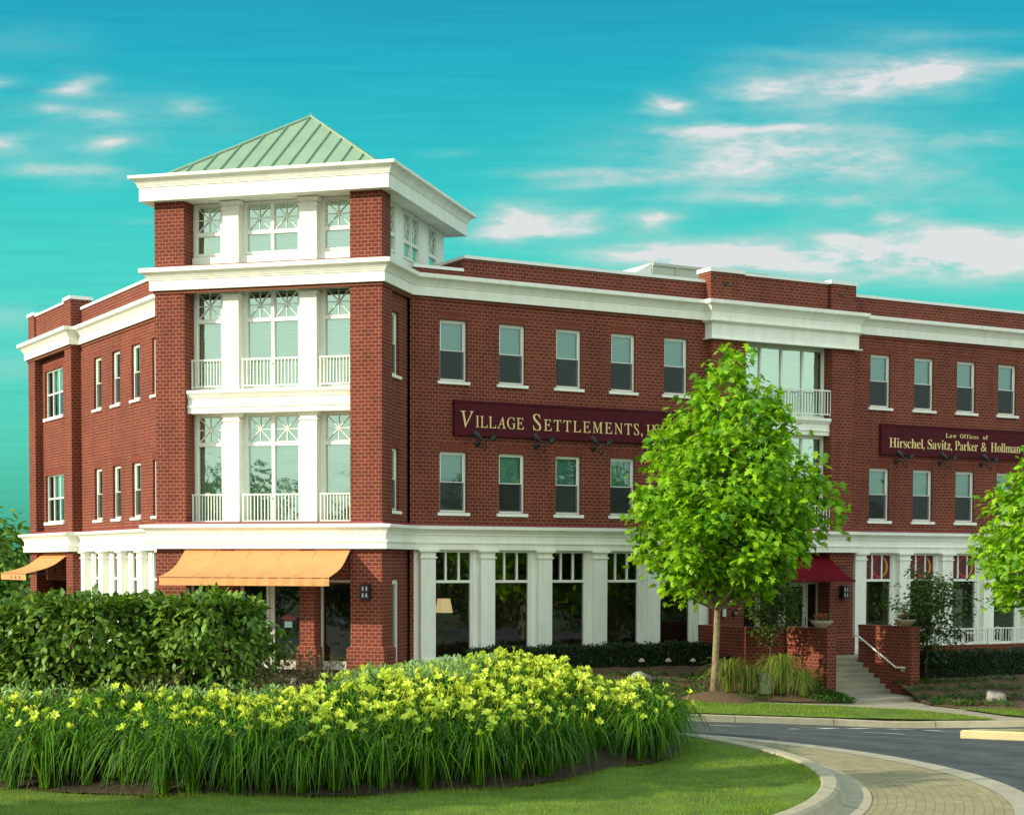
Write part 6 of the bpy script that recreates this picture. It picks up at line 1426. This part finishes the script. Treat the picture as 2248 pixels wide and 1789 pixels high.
# ---------------------------------------------------------------- hedges and bank planting
def hedge(M, xa, xb, oa, ob, za, zt, n, label, seed):
    rng = np.random.default_rng(seed); root = empty('hedge', P3(M, (xa + xb) / 2, -(oa + ob) / 2, za), label, 'hedge', 'clipped dark hedges')
    mb = MB(); nx = int((xb - xa) / .25); vs = []; fs = []; prf = [(oa + .05, za), (oa + .03, zt - .1), (oa + .12, zt - .04), (ob - .12, zt - .04), (ob - .04, zt - .12), (ob - .06, za)]
    for i in range(nx + 1):
        x = xa + (xb - xa) * i / nx
        for o, z in prf: vs.append((x, -o + rng.uniform(-.03, .03), z + (rng.uniform(-.03, .02) + .03 * math.sin(x * 3.1) if z > za else 0)))
    for i in range(nx):
        for j in range(5): fs.append((i * 6 + j, (i + 1) * 6 + j, (i + 1) * 6 + j + 1, i * 6 + j + 1))
    mb.mesh(vs, fs, M); mb.build('solid_core', HEDGEC, root)  # solid near-black core added inside to block the view through the hedge
    x = rng.uniform(xa, xb, n); side = rng.random(n); o = np.where(side < .5, ob + rng.normal(-.03, .035, n), rng.uniform(oa, ob, n)); hx = 1 + .0 * x
    ztop = zt + .035 * np.sin(x * 3.1) + .025 * np.sin(x * 8.3); z = np.where(side < .5, za + (ztop - za) * rng.random(n), ztop + rng.normal(-.03, .035, n))
    P = np.array([tuple(P3(M, a, -b, c)) for a, b, c in zip(x, o, z)]); yaw = rng.random(n) * 6.28
    V, F = scatter(OVAL_T[0], OVAL_T[1], P, yaw, rng.normal(0, .6, n), rng.normal(0, .6, n), .075 * rng.uniform(.6, 1.3, n)); link('foliage', np_mesh('foliage', V, F, BOX), root)
hedge(FR, 1.3, 10.3, .62, 1.45, -3.1, -2.41, 15000, 'low clipped dark hedge along the white columns left of the steps', 71)
hedge(FR, 15.5, 30.5, 3.3, 4.3, -3.62, -2.74, 20000, 'low clipped dark hedge below the terrace right of the steps', 72)
def tuft_mesh(seed):
    rng = np.random.default_rng(seed); n = 75; a = rng.random(n) * 6.28; r_ = .19 * np.sqrt(rng.random(n)); P = np.stack([np.cos(a) * r_, np.sin(a) * r_, .04 + .17 * rng.random(n) * (1 - (r_ / .25) ** 2)], 1)
    V, F = scatter(OVAL_T[0], OVAL_T[1], P, a + rng.normal(0, .7, n), rng.normal(-.15, .5, n), rng.normal(0, .5, n), .085 * rng.uniform(.6, 1.3, n)); return np_mesh('bank_plant', V, F, TUFT)
TUFTS = [tuft_mesh(80 + i) for i in range(4)]
def bank_plants(G, i0, i1, di, fs, lab, grp, skip=None):
    u, l, ease = G
    for a_, f in enumerate(fs):
        i = i0 + (di * .5 if a_ % 2 else 0)
        while i <= i1:
            k = min(int(i), len(u) - 2); t_ = i - k; ff = f + rl.uniform(-.035, .035); p = u[k].lerp(u[k + 1], t_).lerp(l[k].lerp(l[k + 1], t_), ff); zu = u[k].z + (u[k + 1].z - u[k].z) * t_; zl = l[k].z + (l[k + 1].z - l[k].z) * t_
            e = ff * ff * (3 - 2 * ff); z = zu + (zl - zu) * e; i += di + rl.uniform(-.25, .25)
            if skip and skip(p.x, p.y): continue
            s_ = rl.uniform(.72, 1.02); M = Matrix.Translation((p.x, p.y, z - .01)) @ Matrix.Rotation(rl.uniform(0, 6.28), 4, 'Z') @ Matrix.Scale(s_, 4); o = link('bank_plant', rl.choice(TUFTS), None, M); tag(o, lab, 'plant', grp)
bank_plants(B1, 12, 57, 2.1, (.42, .54, .66, .78, .90), 'low bushy green plant in the mulch bank left of the steps', 'low green plants left of the steps', lambda x, y: (x - 7.9) ** 2 + (y - 50.9) ** 2 < 1.2 or (x - 6.5) ** 2 + (y - 50.4) ** 2 < .5)
bank_plants(B2, 13, 46, 3.3, (.32, .52, .72, .90), 'low bushy green plant in the mulch bank right of the steps', 'low green plants right of the steps')
M = Matrix.Translation((*P2(FR, 11.6, -5.7), -4.03)); tag(link('bank_plant', TUFTS[0], None, M), 'low bushy green plant at the foot of the bottom step', 'plant')
def orn_grass(x, y, z, h, r, n, label, seed):
    rng = np.random.default_rng(seed); root = empty('ornamental_grass', (x, y, z), label, 'ornamental grass', 'ornamental grasses beside the steps'); vs = []; fs = []
    for i in range(n): blade_strip(vs, fs, rng.random() * 6.28, rng.random() * .14, 1, h * rng.uniform(.5, 1.05), r * rng.uniform(.15, 1.15), .007, rng, .9 * rng.uniform(.1, 1.3))
    V = np.array(vs) + np.array([x, y, z]); link('blades', np_mesh('blades', V, np.array(fs), ORNG), root)
orn_grass(8.15, 50.95, -3.75, 1.15, .95, 480, 'largest pale ornamental grass clump, against the left stair wall', 91); orn_grass(7.15, 50.7, -3.72, .8, .6, 220, 'small pale ornamental grass clump left of the green box', 92)
orn_grass(6.5, 50.4, -3.68, 1.0, .85, 240, 'tan arching ornamental grass clump behind the tree trunk', 93); orn_grass(8.8, 50.9, -3.82, .8, .65, 200, 'pale ornamental grass clump nearest the lit brick wall end', 94)
ub = empty('utility_box', (7.6, 50.75, -3.75), 'mottled green utility box standing between the ornamental grasses', 'utility box')
mb = MB(); Mu = Matrix.Translation((7.6, 50.75, -3.75)) @ Matrix.Rotation(.4, 4, 'Z'); mb.box(-.17, .17, -.15, .15, 0, .54, Mu); mb.build('cabinet', UTIL, ub); mb = MB(); mb.box(-.19, .19, -.17, .17, .541, .60, Mu); mb.build('lid', UTIL, ub)
def boulder(x, y, z, sx, sy, sz, label, seed, rz=0):
    bm = bmesh.new(); bmesh.ops.create_icosphere(bm, subdivisions=3, radius=1); rr = random.Random(seed); pl = [(Vector((rr.gauss(0, 1), rr.gauss(0, 1), rr.gauss(0, .8))).normalized(), rr.uniform(.55, .9)) for _ in range(9)]
    for v in bm.verts:
        for n_, d in pl:
            e = v.co.dot(n_) - d
            if e > 0: v.co -= n_ * e
        v.co = Vector((v.co.x * sx, v.co.y * sy, v.co.z * sz))
    me = bpy.data.meshes.new('boulder'); bm.to_mesh(me); bm.free(); me.materials.append(STONE); tag(link('boulder', me, None, Matrix.Translation((x, y, z)) @ Matrix.Rotation(rz, 4, 'Z') @ Matrix.Rotation(.25, 4, 'Y')), label, 'boulder', 'pale boulders in the mulch')
boulder(14.45, 50.7, -3.84, .42, .3, .24, 'pale angular boulder in the mulch bank at the right edge', 5); boulder(4.0, 50.6, -3.35, .4, .3, .26, 'pale boulder showing just above the yellow lilies', 8, .8)
for i, (d, o, z) in enumerate(((6.9, 1.75, -3.10), (7.85, 1.78, -3.12), (8.75, 1.8, -3.14))):
    M = FR @ Matrix.Translation((d, -o, z)); r_ = empty('path_light', M @ Vector((0, 0, 0)), ['small pale path light in front of the hedge, farthest from the tree trunk', 'middle of the three small pale path lights in front of the hedge', 'small pale path light in front of the hedge, nearest the tree trunk'][i], 'path light', 'path lights in front of the hedge'); r_.matrix_basis = M; WORLD[r_.name] = M
    mb = MB(); mb.tube([(0, 0, -.05), (0, 0, .22)], .018, 6); mb.build('stake', BLACK, r_, Matrix.Identity(4), local=True); mb = MB(); mb.lathe([(0, .33), (.05, .30), (.10, .24), (.1, .22), (.03, .22), (.03, .2), (0, .2)], 12); mb.build('lamp_cap', BOWLM, r_, Matrix.Identity(4), local=True)
M = FR @ Matrix.Translation((9.75, -2.05, -3.22)); r_ = empty('garden_spotlight', M @ Vector((0, 0, 0)), 'black garden spotlight on a post at the end of the hedge by the trunk', 'garden light'); r_.matrix_basis = M; WORLD[r_.name] = M
mb = MB(); mb.box(-.04, .04, -.04, .04, -.1, .32); mb.build('post', BLACK, r_, Matrix.Identity(4), local=True); mb = MB(); mb.box(-.2, .2, -.1, .1, .321, .46); mb.build('lamp_head', BLACK, r_, Matrix.Identity(4), local=True)
